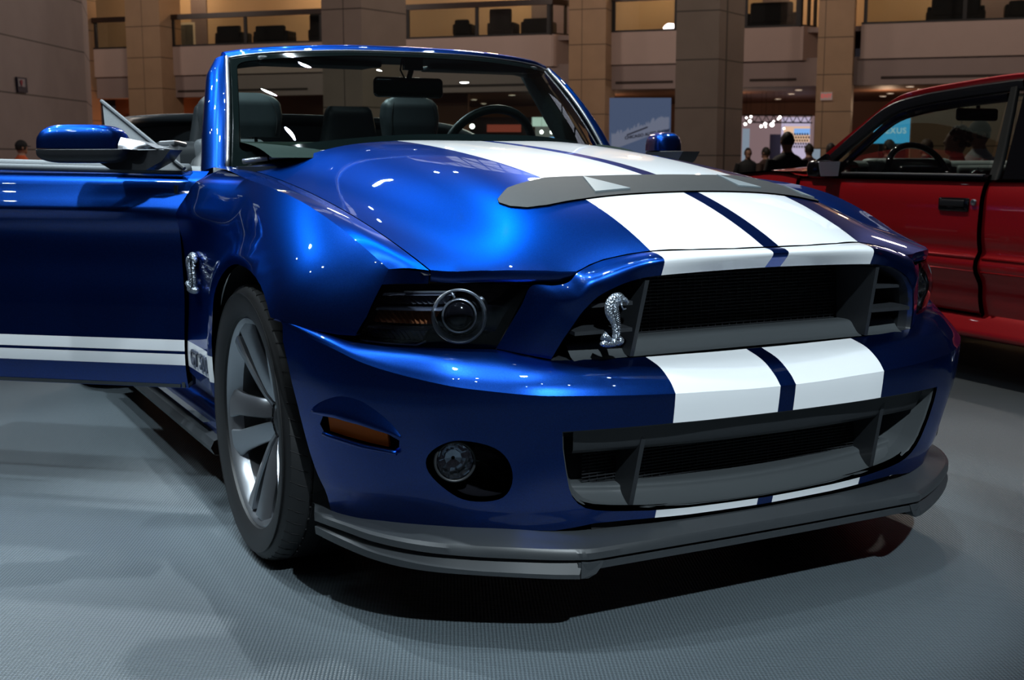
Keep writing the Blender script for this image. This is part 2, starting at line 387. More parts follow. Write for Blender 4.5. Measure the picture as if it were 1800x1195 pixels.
_nodes = [0, .284, .48, .60, .70]
_cols = [poly([-.90,-.853,-.752,-.591,-.41,-.145,.134,.427,.8], [.803,.825,.868,.919,.960,1.000,1.026,1.048,1.062], 5),
         poly([-.90,-.838,-.72,-.579,-.387,-.168,.102,.353,.8], [.780,.812,.862,.911,.951,.986,1.019,1.040,1.058], 5),
         poly([-.84,-.79,-.659,-.463,-.2,.01,.227,.46,.8], [.764,.786,.836,.892,.938,.963,.988,1.012,1.03], 5),
         poly([-.80,-.748,-.612,-.435,-.21,.046,.35,.6,.8], [.764,.778,.804,.838,.881,.918,.955,.982,.998], 4),
         poly([-.70,-.655,-.612,-.435,-.21,.046,.35,.744,.82], [.754,.768,.781,.820,.866,.903,.938,.966,.970], 4)]
def hood_z(x, y):
    x = np.atleast_1d(np.abs(x)); y = np.atleast_1d(y); Z = np.stack([c(y) for c in _cols], -1).reshape(-1, 5); out = np.empty(x.size)
    xs = np.array([-.48,-.284,0,.284,.48,.60,.72])
    B = np.array([nspline(xs, row)(x.ravel()) for row in np.eye(7)])      # linear in the knot values
    K7 = np.stack([Z[:,2], Z[:,1], Z[:,0], Z[:,1], Z[:,2], Z[:,3], Z[:,4]])
    return (B*K7).sum(0).reshape(x.shape)
def hood_s(x, y): return np.stack([x, y, hood_z(x, y)], -1)
FRONT = [(0,-.883),(.1,-.879),(.2,-.865),(.285,-.843),(.334,-.829),(.385,-.820),(.419,-.821),(.453,-.829),(.485,-.818),(.51,-.804),(.56,-.779),(.61,-.746),(.655,-.704),(.698,-.655)]
front_y = pchip([p[0] for p in FRONT], [p[1] for p in FRONT])
REAR = [(.698,.745),(.6,.665),(.5,.60),(.36,.535),(.2,.49),(0,.475)]
outl = FRONT+REAR+[(-x, y) for x, y in REAR[::-1][1:]]+[(-x, y) for x, y in FRONT[::-1][:-1]]
hood = panel_mesh('hood', hood_s, outl, [], (.028, .035), M['hood'], car, flange=.012)
# front lip of the hood above each headlight
xs = np.linspace(.453, .698, 16)
for s in (-1, 1):
    a = np.stack([xs, front_y(xs), hood_z(xs, front_y(xs))], -1)
    b = a+np.stack([0*xs, .004+0*xs, -.024+.010*(xs < .47)], -1); c = b+np.array([0, .03, -.002])
    b2 = MB(); b2.grid(np.stack([a, lerp(a, b, .5)-[0,.003,0], b, c])); 
    if s < 0: b2 = mirx(b2)
    b2.build('hood_lip', M['hood'], hood, smooth=True)
# heat extractor panel
vo = [(0,-.590),(.15,-.590),(.284,-.586),(.38,-.577),(.42,-.560),(.445,-.525),(.453,-.487),(.447,-.468),(.40,-.425),(.284,-.398),(.15,-.424),(0,-.437)]
vo2 = vo+[(-x, y) for x, y in vo[::-1][1:-1]]
M['extractor'] = simple('extractor_plastic', (.022, .025, .027), .62, .1, 60, spec=.3)
vent = panel_mesh('heat_extractor', lambda x, y: hood_s(x, y)+np.array([0,0,.004]), vo2, [], (.03, .03), M['extractor'], hood, flange=.006)
M['slot'] = simple('extractor_slot', (.20, .24, .26), .4, metal=.3)
for tri in ([(-.200,-.432),(-.245,-.560),(-.150,-.560)], [(.200,-.425),(.175,-.545),(.245,-.545)], [(.40,-.445),(.375,-.548),(.430,-.530)]):
    P = hood_s(np.array([p[0] for p in tri]), np.array([p[1] for p in tri]))+[0,0,.0075]
    MB().prism(P[::-1] if tri[0][0] < 0 else P, (0,0,-1), .004).build('extractor_slot', M['slot'], vent)
# thin white-free seam: dark strip painting the gap's shade under the hood edge
gap = MB()
for s in (-1, 1):
    ys = np.linspace(-.655, .74, 40); z = hood_z(ys*0+.70, ys)
    gap.grid(np.stack([np.stack([s*(.690+0*ys), ys, z-.010], -1), np.stack([s*(.712+0*ys), ys, z-.010], -1)]))
xs = np.linspace(-.46, .46, 60); zz = hood_z(xs, front_y(abs(xs)))
gap.grid(np.stack([np.stack([xs, front_y(abs(xs))+.012, zz-.010], -1), np.stack([xs, front_y(abs(xs))-.010, zz-.013], -1)]))
gap.build('hood_gap_shade', M['dark'], hood)

# --- front fenders
def fender_s(y, z): return np.stack([side_x(y, z), y, z], -1)
def fender(side):
    fo = [(.655,.372)]+[(.655,.6),(.655,.84),(.625,.90)]
    ys = np.linspace(.590, -.565, 44); fo += [(y, float(crest_z(y))) for y in ys]
    fo += [(-.562,.737),(-.548,.67),(-.530,.628),(-.50,.628),(-.45,.634),(-.41,.641)]
    zf = np.concatenate([[.650], .345+.4*np.sin(np.linspace(R(50), R(90), 8))]); fo += [(float(arch_y(z)), z) for z in zf]
    zr = .345+.4*np.sin(np.linspace(R(90), R(2), 18)[1:]); fo += [(float(arch_y(z, False)), z) for z in zr]+[(.345,.345)]
    o = panel_mesh('front_fender', fender_s, fo, [], (.026, .024), M['fender'], car, flange=.022, mirror=1 if side < 0 else 0)
    # flat strip between crest and hood gap
    yc = np.linspace(-.565, .80, 44); cx = crest_x(np.minimum(yc,.62))-.06*np.maximum(yc-.62,0); cz = np.where(yc > .62, .968+(yc-.62)*.03, crest_z(yc))
    ysh = yc-(.09*np.clip((-yc-.3)/.265, 0, 1)); sx = .7015+0*yc; sz = hood_z(sx, np.minimum(ysh,.74))
    A = np.stack([cx, yc, cz], -1); B = np.stack([sx, ysh, sz], -1); mid = (A+B)/2+np.array([0,0,.0035])
    G = loft([A, mid, B], 70, 7); b = MB(); b.grid(G); dn = B+[-.004,0,-.02]; b.grid(np.stack([B, dn]))
    if side < 0: b = mirx(b)
    b.build('fender_top', M['blue'], o, smooth=True)
    # face under the front crest, above the headlight
    T = [(.753,-.565,.769),(.735,-.595,.7695),(.716,-.628,.769),(.7015,-.656,.768)]; Bt = [(float(side_x(-.562,.737)),-.562,.737),(.740,-.590,.740),(.718,-.626,.742),(.701,-.650,.744)]
    b = MB(); b.grid(loft([T, Bt], 12, 4, True, False))
    if side < 0: b = mirx(b)
    b.build('fender_nose', M['blue'], o, smooth=True)
    # wheel housing
    b = MB(); th = np.linspace(-.25, PI+.25, 30)
    b.grid(np.stack([[((x if x < .7 or math.cos(t) < -.35 else .895), -.03+.395*math.cos(t), .345+.415*math.sin(t)) for t in th] for x in (.835, .60)]))
    b.add([(.60,-.03+.395*math.cos(t),.345+.415*math.sin(t)) for t in th]+[(.60,-.03,.2)], [(i, i+1, len(th)) for i in range(len(th)-1)])
    if side < 0: b = mirx(b)
    b.build('wheel_housing', M['dark'], o, smooth=True)
    return o
fl = fender(-1); fr = fender(1)

def text_mesh(name, body, size, m, parent, M4, extrude=.001, spacing=1.0, shear=0, bold=0):
    c = bpy.data.curves.new('lettering', 'FONT'); c.body = body; c.size = size; c.extrude = extrude; c.align_x = 'CENTER'; c.align_y = 'CENTER'
    c.space_character = spacing; c.shear = shear; c.offset = bold
    t = bpy.data.objects.new('lettering', c); COL.objects.link(t); bpy.context.view_layer.update()
    me = bpy.data.meshes.new_from_object(t.evaluated_get(bpy.context.evaluated_depsgraph_get())); bpy.data.objects.remove(t); bpy.data.curves.remove(c)
    me.name = name; me.materials.clear(); me.materials.append(m); me.transform(M4)
    return link(bpy.data.objects.new(name, me), parent)
def frame4(o, x, y):                   # matrix with the given origin and x, y axes
    x = Vector(x).normalized(); y = Vector(y); y = (y-x*y.dot(x)).normalized(); z = x.cross(y)
    return Matrix(((x.x, y.x, z.x, o[0]), (x.y, y.y, z.y, o[1]), (x.z, y.z, z.z, o[2]), (0,0,0,1)))
M['letter'] = simple('letter_grey', (.05, .06, .09), .4)
text_mesh('model_lettering', 'GT 500', .063, M['letter'], fl, frame4((-.9045,.50,.426), (0,-1,0), (0,0,1)), .002, 1.05, bold=.0012)

# --- snake badge, used on the fender (small) and in the grille
def snake(parent, M4, name='snake_badge'):
    b = MB()
    pts = [(-.006,-.046),(.000,-.040),(.002,-.030),(.003,-.018),(.001,-.004),(-.004,.010),(-.009,.024),(-.008,.036),(-.001,.045),(.010,.048),(.018,.044)]
    wd = [.010,.0085,.0085,.0095,.011,.0145,.017,.0165,.014,.011,.007]
    P = crv(np.array(pts), np.linspace(0, 10, 41)); W = crv(np.array([[a, 0] for a in wd]), np.linspace(0, 10, 41))[:,0]
    T = np.gradient(P, axis=0); T /= np.linalg.norm(T, axis=1)[:,None]; Nn = np.stack([-T[:,1], T[:,0]], -1)
    rows = []
    for k in range(41):
        r = []
        for a in np.linspace(0, 2*PI, 14, endpoint=False):
            d = .006*math.sin(a)*(1+.25*(k % 2)*(math.sin(a) > .3))
            q = P[k]+Nn[k]*W[k]*math.cos(a)*(1-.12*(k % 2)*(abs(math.cos(a)) < .8)); r.append((q[0], q[1], d+.006))
        rows.append(r+[r[0]])
    b.grid(np.array(rows))
    b.add(np.concatenate([np.stack([P[:,0]+Nn[:,0]*W*f_, P[:,1]+Nn[:,1]*W*f_, P[:,0]*0+z_], -1)[5:37] for f_, z_ in ((.12,.0142),(-.42,.0138),(-.84,.0105))]), [(r_*32+i_, r_*32+i_+1, (r_+1)*32+i_+1, (r_+1)*32+i_) for r_ in (0,1) for i_ in range(31)], 1)
    for k in range(6, 36):                    # belly ribs
        c_ = P[k]; e_ = Nn[k]*W[k]; b.tube([(c_[0]+e_[0]*.10, c_[1]+e_[1]*.10, .0150), (c_[0]-e_[0]*.40, c_[1]-e_[1]*.40, .0145), (c_[0]-e_[0]*.80, c_[1]-e_[1]*.80, .0115)], .00105, 5)
    b.tube([(.016,.046,.008),(.024,.043,.008),(.030,.038,.008),(.026,.034,.008)], [.0055,.005,.0028,.002], 8)         # upper jaw
    b.tube([(.013,.040,.008),(.014,.030,.008),(.018,.024,.008),(.025,.025,.008)], [.003,.0022,.002,.0015], 8)          # lower jaw
    b.tube([(-.034,-.036,.006),(-.026,-.028,.006),(-.014,-.040,.006)], [.003,.009,.008], 8)                            # tail coil
    b.blob((-.012,-.045,.006), (.026,.009,.007), 1, 1, 8)
    b.blob((.010,-.042,.006), (.012,.010,.007), 1, 1, 8)
    return b.build(name, None, parent, smooth=True, mats=[M['badge'], M['gloss_black']], M=M4)
M['badge'] = simple('cast_badge', (.40, .45, .52), .34, metal=.9)
t_ = M['badge'].node_tree; vo_ = t_.nodes.new('ShaderNodeTexVoronoi'); vo_.inputs['Scale'].default_value = 260; tc_ = t_.nodes.new('ShaderNodeTexCoord'); t_.links.new(tc_.outputs['Object'], vo_.inputs['Vector']); bump(t_, t_.nodes['Principled BSDF'], vo_.outputs['Distance'], .8, .002)
xb = float(side_x(np.array(.50), np.array(.67)))
snake(fl, frame4((-xb-.003,.515,.675), (0,-.75,0), (0,0,1.)) @ Matrix.Diagonal((1.7,1.05,1.6,1)))

# --- bumper cover: nose band above the grille opening
A = [(x, float(front_y(x))-.004, float(hood_z(x, front_y(x))[0])-.002) for x in (0,.1,.2,.285,.334,.385,.419,.453)]
A += [(.474,-.831,.752),(.500,-.815,.745),(.535,-.789,.744),(.550,-.776,.706),(.568,-.760,.665),(.590,-.738,.613)]
Cc = [(0,-.889,.768),(.1,-.889,.767),(.2,-.887,.765),(.287,-.884,.762),(.324,-.877,.758),(.365,-.876,.750),(.397,-.871,.738),(.425,-.864,.723),(.448,-.857,.701),(.458,-.852,.688),(.467,-.845,.671),(.476,-.838,.654),(.486,-.828,.633),(.501,-.810,.594)]
A = np.array(A); Cc = np.array(Cc); Bm = lerp(A, Cc, .55); bul = np.array([.027]*4+[.024,.021,.018,.015,.012,.009,.006,.005,.004,.003])
out = np.array([[0,-1,.35]]*5+[[.25,-.95,.2]]*3+[[.3,-.95,0]]*6); Bm = Bm+out*bul[:,None]
Bq = lerp(A, Cc, .25)+out*bul[:,None]*.72
nose = loft([A, Bq, Bm, Cc], 60, 14)
def both(b):
    c = mirx(b); d = MB(); d.add(b.V, b.F); d.add(c.V, c.F); return d
b = MB(); b.grid(nose); inn = nose[-1]+(np.array([0,.022,0])); b.grid(np.stack([nose[-1], inn]))
bumper = both(b).build('front_bumper', M['hood'], car, smooth=True)
# ledge from grille and headlight down to the beak crest
Rm = lerp(R0, R2, .42); Rm[:,2] += np.interp(np.arange(16), [0,6,10,15], [.010,.012,.012,.004])
Rm[:,1] -= np.interp(np.arange(16), [0,6,10,15], [.006,.006,.004,0])
Rm2 = lerp(R0, R2, .78); Rm2[:,2] += np.interp(np.arange(16), [0,6,15], [.008,.010,.005]); Rm2[:,1] -= np.interp(np.arange(16), [0,6,10,15], [.004,.004,.003,0])
b = MB(); b.grid(loft([R0, Rm, Rm2, R2], 90, 16)[::-1]); b.grid(np.stack([crv(R0, np.linspace(0, 15, 60)), crv(R0, np.linspace(0, 15, 60))+[0,.02,-.004]]))
both(b).build('bumper_ledge', M['hood'], bumper, smooth=True)
# face below the crest (parameters: curve index along the beak, height)
_zz = pchip(range(16), R2[:,2])
def s_of_x(x, z):
    ss = np.linspace(0, 10, 400); X = low(ss, ss*0+z)[:,0]; return float(np.interp(x, X, ss))
def s_of_y(y, z):
    ss = np.linspace(8, 15, 300); Y = low(ss, ss*0+z)[:,1]; return float(np.interp(y, Y, ss))
def low_s(s, z):
    p = low(np.abs(s), z); p[...,0] *= np.where(s < 0, -1, 1); return p
hp = [(s, float(_zz(s))) for s in np.linspace(0, 15, 61)]
zsd = np.linspace(.60, .215, 12); hp += [(s_of_y(float(arch_y(z)), z), z) for z in zsd]
hp += [(14.0,.213),(12.9,.214),(11.5,.222),(9.5,.236),(7.4,.243),(5.6,.238),(5,.243),(4.4,.250),(3.6,.250),(2,.245),(0,.243)]
full = hp+[(-s, z) for s, z in hp[::-1][1:-1]]
lg = [(0,.463),(.1,.463),(.2,.463),(.286,.464),(.38,.463),(.45,.462),(.517,.460),(.513,.423),(.503,.38),(.490,.336),(.480,.316),(.466,.300),(.448,.288),(.425,.281),(.386,.275),(.30,.267),(.2,.262),(.1,.260),(0,.259)]
lgs = [(s_of_x(x, z), z) for x, z in lg]; lgh = lgs+[(-s, z) for s, z in lgs[::-1][1:-1]]
fog = [(8.82+1.52*math.cos(t)+.15*math.sin(t), .372+.067*math.sin(t)) for t in np.linspace(0, 2*PI, 40, endpoint=False)]
mk = [(13.55,.452),(12.85,.454),(12.05,.448),(11.3,.437),(10.95,.425),(10.98,.410),(11.2,.399),(12.1,.402),(13.0,.409),(13.6,.415),(13.72,.432)]
neg = lambda L: [(-s, z) for s, z in L]
panel_mesh('bumper_face', low_s, full, [lgh, fog, neg(fog), mk, neg(mk)], (.32, .02), M['hood'], bumper, flange=.02)
# brow over the marker lamp
for sd in (-1, 1):
    L = []
    for s in np.linspace(10.9, 14.0, 26):
        u = (s-10.9)/3.1; zb = float(np.interp(s, [10.9,11.3,12.05,12.85,14.0], [.432,.440,.452,.458,.456])); h = .050*math.sin(PI*min(1,.01+u**.9*.98))**.7; bulge = .017*math.sin(PI*min(1,.01+u**1.1*.98))**.6
        row = []
        for q, k in ((0,.0),(.0,1.),(.25,1.05),(.6,.6),(1.,0)):
            z = zb+h*q; p = low(np.array(s), np.array(z)); n = low(np.array(s), np.array(z+.0)); e = K(s+.02)-K(s-.02); nn = np.array([e[1], -e[0], 0]); nn /= np.linalg.norm(nn)
            row.append(p+nn*bulge*k)
        L.append(row)
    b = MB(); b.grid(loft(L, 5*3, 40))
    if sd < 0: b = mirx(b)
    b.build('marker_brow', M['blue'], bumper, smooth=True)
# marker lamps
for sd in (-1, 1):
    cav = MB(); ring = [low(np.array(s), np.array(z)) for s, z in mk]; 
    c = np.mean(ring, 0); inn = [p+np.array([-.02,.022,0]) for p in ring]
    cav.add(ring+inn, [(i, (i+1) % 11, 11+(i+1) % 11, 11+i) for i in range(11)]+[tuple(range(11, 22))])
    if sd < 0: cav = mirx(cav)
    holder = cav.build('marker_lamp', M['gloss_black'], bumper)
    G = np.array([[low(np.array(s), np.array(lerp(float(np.interp(s,[11.3,12.05,12.85,13.5],[.404,.408,.413,.418])), float(np.interp(s,[11.3,12.05,12.85,13.5],[.434,.444,.450,.450])), q)))+np.array([-.008,.008,0]) for s in np.linspace(11.35, 13.45, 14)] for q in (0,.5,1)])
    b = MB(); b.grid(G); b.grid(G+np.array([-.006,.006,0]))
    if sd < 0: b = mirx(b)
    b.build('amber_lens', M['amber'], holder, smooth=True)
    # bright sill under the lamp
    b = MB(); P = [low(np.array(s), np.array(float(np.interp(s,[11.0,12.1,13.6],[.398,.401,.413]))))+np.array([.004,-.005,0]) for s in np.linspace(11.05, 13.6, 16)]
    b.tube(P, .0055, 10)
    if sd < 0: b = mirx(b)
    b.build('marker_sill', M['blue'], bumper, smooth=True)
# fog lamps
for sd in (-1, 1):
    ring = np.array([low(np.array(s), np.array(z)) for s, z in fog]); c = ring.mean(0)
    s0 = 8.82; e = K(s0+.05)-K(s0-.05); n = np.array([e[1], -e[0], 0]); n /= np.linalg.norm(n)
    b = MB(); rr = [ring, c+(ring-c)*.97-n*.03, c+(ring-c)*.9-n*.07, c+(ring-c)*.02-n*.085]
    b.grid(np.stack([np.concatenate([r, r[:1]]) for r in rr]))
    if sd < 0: b = mirx(b)
    pod = b.build('fog_lamp_pocket', M['gloss_black'], bumper, smooth=True)
    lc = low(np.array(9.50), np.array(.385))-n*.030; ax = np.array([.30,-.95,0]); ax /= np.linalg.norm(ax)
    b = MB(); b.lathe([(-.05,.040),(0,.044),(.006,.043),(.006,.039),(0,.038)], lc, ax, 40)
    if sd < 0: b = mirx(b)
    fogl = b.build('fog_lamp', M['black_plastic'], pod, smooth=True)
    # reflector bowl and glass live beside the rim, inside the pocket
    b = MB(); b.lathe([(-.03,.004),(-.028,.018),(-.015,.031),(.0,.038)], lc, ax, 10)
    if sd < 0: b = mirx(b)
    b.build('fog_lamp_reflector', M['chrome'], pod)
    b = MB(); b.lathe([(.002,.0385),(.007,.030),(.010,.018),(.011,.001)], lc, ax, 40)
    if sd < 0: b = mirx(b)
    b.build('fog_lamp_lens', M['clear'], pod, smooth=True)

# --- headlights
TOP = [(float(side_x(-.562,.737))-.003,-.562,.737),(.70,-.648,.743),(.655,-.698,.746),(.61,-.738,.747),(.57,-.765,.746),(.537,-.785,.744)]
MID = [(float(side_x(-.549,.672))-.003,-.549,.672),(.748,-.632,.676),(.704,-.680,.678),(.655,-.717,.679),(.605,-.745,.678),(.566,-.762,.675)]
BOT = [(float(side_x(-.530,.620))-.003,-.528,.612),(.772,-.592,.610),(.730,-.636,.609),(.685,-.676,.609),(.635,-.712,.609),(.590,-.738,.611)]
def headlight(sd):
    G = loft([TOP, MID, BOT], 26, 14)
    n0 = np.array([.62,-.78,0]); inn = G-n0*.055; f = lambda q: mirx(q) if sd < 0 else q
    b = MB(); b.grid(inn)
    for e0, e1 in ((G[0], inn[0]), (G[-1], inn[-1]), (G[:,0], inn[:,0]), (G[:,-1], inn[:,-1])): b.grid(np.stack([e0, e1]))
    h = f(b).build('headlight', M['gloss_black'], car, smooth=False)
    g = MB(); g.grid(G+n0*.001); f(g).build('headlight_lens', M['clear'], h, smooth=True)
    c = at(806, 556, x=-.655); c[0] = -c[0]; c = c-n0*.006; ax = np.array([.42,-.90,.0]); ax /= np.linalg.norm(ax)
    b = MB(); b.lathe([(-.035,.050),(.0,.055),(.006,.0575),(.008,.0555),(.002,.052),(-.030,.047)], c, ax, 48)
    f(b).build('projector_ring', M['ringm'], h, smooth=True)
    b = MB(); b.lathe([(-.02,.036),(.0,.036),(.003,.034),(.0,.032)], c, ax, 40); f(b).build('lens_holder', M['ringm'], h, smooth=True)
    b = MB(); b.lathe([(-.006,.033),(.002,.026),(.008,.015),(.010,.001)], c, ax, 32); f(b).build('projector_lens', M['gloss_black'], h, smooth=True)
    # outboard reflector chambers with horizontal blades
    def hs(a, q, d): return crv(np.array([crv(np.array(r), a) for r in (TOP, MID, BOT)]), q)-n0*d
    for q0, q1, m, nm in ((.38,.66,M['refl'],'reflector'), (.86,1.28,M['amber_dark'],'turn_signal'), (1.50,1.80,M['refl'],'reflector')):
        b = MB(); L = [[hs(a, q, .030+.006*((i+j) % 2)) for i, a in enumerate(np.linspace(.10, 2.02, 22))] for j, q in enumerate(np.linspace(q0, q1, 6))]
        b.grid(np.array(L)); f(b).build(nm, m, h)
    for q in (.30,.76,1.38,1.88):
        b = MB(); b.grid(np.array([[hs(a, q+dq, d) for a in np.linspace(.08, 2.1, 12)] for dq, d in ((0,.045),(0,.012),(.07,.010),(.07,.045))]))
        f(b).build('reflector_blade', M['blade'], h)
    b = MB(); b.tube([hs(a, 1.90, .008) for a in np.linspace(.08, 2.0, 12)]+[hs(2.25, 1.78, .008)], .0026, 6); f(b).build('bezel_rim', M['ringm'], h, smooth=True); b = MB()
    b.tube([hs(a, .26, .008) for a in np.linspace(.55, 1.95, 12)]+[hs(2.2, .42, .008)], .0026, 6); f(b).build('bezel_rim', M['ringm'], h, smooth=True)
M['refl'] = simple('reflector_chrome', (.35, .36, .40), .35, metal=.9); M['ringm'] = simple('ring_satin_chrome', (.8,.83,.88), .28, metal=.9); M['amber_dark'] = simple('amber_reflector', (.45, .16, .06), .3, metal=.3); M['blade'] = simple('bezel_blade', (.11, .12, .16), .25)
headlight(-1); headlight(1)

# --- upper grille
UG = [tuple(p) for p in Cc]+[(.495,-.815,.588),(.44,-.822,.586),(.37,-.830,.584),(.285,-.834,.582),(.15,-.836,.580),(0,-.837,.580)]
UG = np.array(UG); U = np.concatenate([UG, (UG*[-1,1,1])[::-1][1:-1]]); cen = np.array([0,0,.675])
def shrink(P, k, dy): Q = P.copy(); Q[:,0] *= k; Q[:,2] = cen[2]+(Q[:,2]-cen[2])*k; Q[:,1] += dy; return Q
rings = [U+[0,.004,0], shrink(U, .985, .012), shrink(U, .965, .030), shrink(U, .95, .13)]
b = MB(); 
for a, c in zip(rings[:-1], rings[1:]):
    n = len(a); b.add(np.concatenate([a, c]), [(i, (i+1) % n, n+(i+1) % n, n+i) for i in range(n)])
ug = b.build('upper_grille', M['black_plastic'], car, smooth=True)
b = MB(); b.box((0,-.715,.68), (1.0,.006,.24)); b.build('grille_back', M['dark'], ug)
b = MB()
for z in np.arange(.615, .755, .0075): b.box((0,-.735,z), (.64,.003,.0022))
for x in np.arange(-.31, .311, .02): b.box((x,-.733,.685), (.0018,.003,.15))
b.build('grille_mesh', M['mesh_black'], ug)
b = MB(); rows = [[(x, y-.0*abs(x), z) for x in np.linspace(-.455, .455, 20)] for y, z in ((-.826,.588),(-.812,.594),(-.800,.606),(-.790,.618),(-.775,.622),(-.745,.622))]
b.grid(loft(rows, 24, 20)); b.build('grille_tray', M['grille_tray'], ug, smooth=True)
for sd in (-1, 1):
    b = MB(); b.prism([(.326*sd,-.834,.590),(.316*sd,-.872,.752),(.316*sd,-.74,.752),(.326*sd,-.74,.60)], (1,0,0), .010*1); b.build('grille_divider', M['black_plastic'], ug)
    for z0, xo in ((.700,.425),(.645,.462)):
        b = MB(); b.prism([(.33*sd,-.848,z0),(xo*sd,-.838,z0-.002),(xo*sd,-.78,z0+.004),(.33*sd,-.78,z0+.004)], (0,0,1), .008); b.build('grille_slat', M['black_plastic'], ug)
snake(ug, frame4((-.385,-.862,.672), (1,0,.0), (0,0,1)) @ Matrix.Scale(.98, 4))

# --- lower grille
LG = np.array([low(np.array(s), np.array(z)) for s, z in lgs]); L2 = np.concatenate([LG, (LG*[-1,1,1])[::-1][1:-1]])
def shr(P, k, kz, dy, dz=0): Q = P.copy(); Q[:,0] *= k; Q[:,2] = .362+(Q[:,2]-.362)*kz+dz; Q[:,1] += dy; return Q
rings = [L2+[0,.006,0], shr(L2,.985,.955,.010), shr(L2,.955,.86,.045), shr(L2,.90,.62,.10)]
b = MB()
for a, c in zip(rings[:-1], rings[1:]):
    n = len(a); b.add(np.concatenate([a, c]), [(i, (i+1) % n, n+(i+1) % n, n+i) for i in range(n)])
lgo = b.build('lower_grille', M['grille_tray'], car, smooth=True)
b = MB(); b.box((0,-.77,.36), (1.0,.006,.24)); b.build('grille_back', M['dark'], lgo)
b = MB(); b.grid(loft([[(x, -.925+.22*x*x, .458) for x in np.linspace(-.485,.485,24)], [(x, -.905+.22*x*x, .405) for x in np.linspace(-.475,.475,24)], [(x, -.86+.2*x*x, .395) for x in np.linspace(-.47,.47,24)]], 30, 8, True, False)); b.build('crash_bar', M['black_plastic'], lgo, smooth=True)
b = MB()
for z in np.arange(.285, .40, .007): b.box((0,-.80,z), (.84,.003,.0020))
for x in np.arange(-.40, .401, .02): b.box((x,-.797,.34), (.0018,.003,.12))
b.build('grille_mesh', M['mesh_black'], lgo)
b = MB(); rows = [[(x, y+.18*x*x, z+dz*x*x) for x in np.linspace(-.455, .455, 20)] for y, z, dz in ((-.884,.264,.10),(-.874,.266,.10),(-.86,.275,.1),(-.845,.290,.1),(-.838,.303,.1),(-.80,.308,.1))]
b.grid(loft(rows, 24, 20)); b.build('grille_tray', M['grille_tray'], lgo, smooth=True)
for sd in (-1, 1):
    b = MB(); b.prism([(.338*sd,-.856,.276),(.331*sd,-.893,.440),(.331*sd,-.80,.44),(.338*sd,-.80,.31)], (1,0,0), .011); b.build('grille_divider', M['black_plastic'], lgo)

# --- splitter
E1 = np.array([(0,-.905,.206),(.12,-.905,.206),(.25,-.905,.207),(.38,-.905,.208),(.45,-.903,.208),(.478,-.890,.207),(.53,-.866,.208),(.60,-.829,.211),(.67,-.784,.213),(.735,-.735,.216),(.785,-.680,.219),(.825,-.615,.222),(.850,-.545,.224),(.866,-.47,.221),(.872,-.395,.213)])
ss = [0,1.2,2.6,4.0,4.8,5.2,6.0,7.2,8.6,9.9,11.0,12.1,13.0,14.0,15.0]
I1 = np.array([low(np.array(float(s)), np.array(z)) for s, z in zip(ss, [.232,.232,.232,.232,.232,.234,.238,.243,.243,.240,.232,.226,.220,.217,.218])])
I1[:,:2] -= (E1[:,:2]-I1[:,:2])*0
def lrow(P, n=80): return crv(np.array(P), np.linspace(0, len(P)-1, n))
e, i1 = lrow(E1), lrow(I1)
rd = lerp(e, i1, .12)+[0,0,.001]
b = MB(); b.grid(np.stack([i1+[0,.03,0], i1, rd])); b.grid(np.stack([rd, e-[0,0,.003], e-[0,0,.017]])); b.grid(np.stack([e-[0,0,.017], lerp(e, i1, .35)*[1,1,1]-[0,0,.022], lerp(e, i1, 1.0)-[0,0,.03]]))
spl = both(b).build('front_splitter', M['splitter'], car, smooth=False)
autosmooth(spl, 40)
b = MB(); P = np.array([(x, -.862+.12*x*x, .26) for x in np.linspace(-.42,.42,30)]); b.grid(np.stack([P, P-[0,0,.05]])); b.build('undercut_shade', M['dark'], spl)  # dark sheet painting the shade between bumper lip and splitter
# outer lower lips
k0 = 5
o = E1[k0:]; n = len(o); tt = np.linspace(0, 1, n)
top = o-np.stack([.012*np.ones(n), -.006*np.ones(n), .022+.004*tt], -1)
cen1 = o+np.stack([0.000*tt, -.001*np.ones(n), -np.interp(tt, [0,.35,.7,1], [.048,.046,.040,.030])], -1)
botp = o+np.stack([-.002+0*tt, 0*tt, -np.interp(tt, [0,.3,.55,.8,1], [.058,.056,.058,.055,.048])], -1)
backp = botp+[-.05,.06,0]
b = MB(); b.grid(np.stack([lrow(q, 50) for q in (top, cen1)])); b.grid(np.stack([lrow(q, 50) for q in (cen1, botp)])); b.grid(np.stack([lrow(q, 50) for q in (botp, backp)]))
b.add([top[0], cen1[0], botp[0], botp[0]+[-.05,.05,.01], top[0]+[-.05,.03,0]], [(0,1,2,3,4)])
b.add([top[-1], cen1[-1], botp[-1], top[-1]+[-.05,0,0]], [(0,1,2,3)])
for q_ in (b, mirx(b)): autosmooth(q_.build('splitter_lip', M['splitter'], spl, smooth=True), 30)
# centre blade under the gap
c = E1[:6]; b = MB()
b.grid(np.stack([lrow(c+[0,.018,-.022], 40), lrow(c+[0,.004,-.026], 40)])); b.grid(np.stack([lrow(c+[0,.004,-.026], 40), lrow(c+[0,.006,-.040], 40)])); b.grid(np.stack([lrow(c+[0,.006,-.040], 40), lrow(c+[0,.06,-.042], 40)]))
b.prism([c[-1]+[-.006,0,-.022], c[-1]+[-.004,-.001,-.057], c[-1]+[-.02,-.003,-.058], c[-1]+[-.035,-.01,-.048], c[-1]+[-.045,-.012,-.034], c[-1]+[-.05,-.012,-.022]], (0,1,0), .03)
both(b).build('splitter_blade', M['splitter'], spl)
b = MB(); b.box((0,-.79,.19), (.8,.08,.02)); b.box((0,-.1,.17), (1.1,1.2,.03)); b.build('underbody_tray', M['dark'], car)
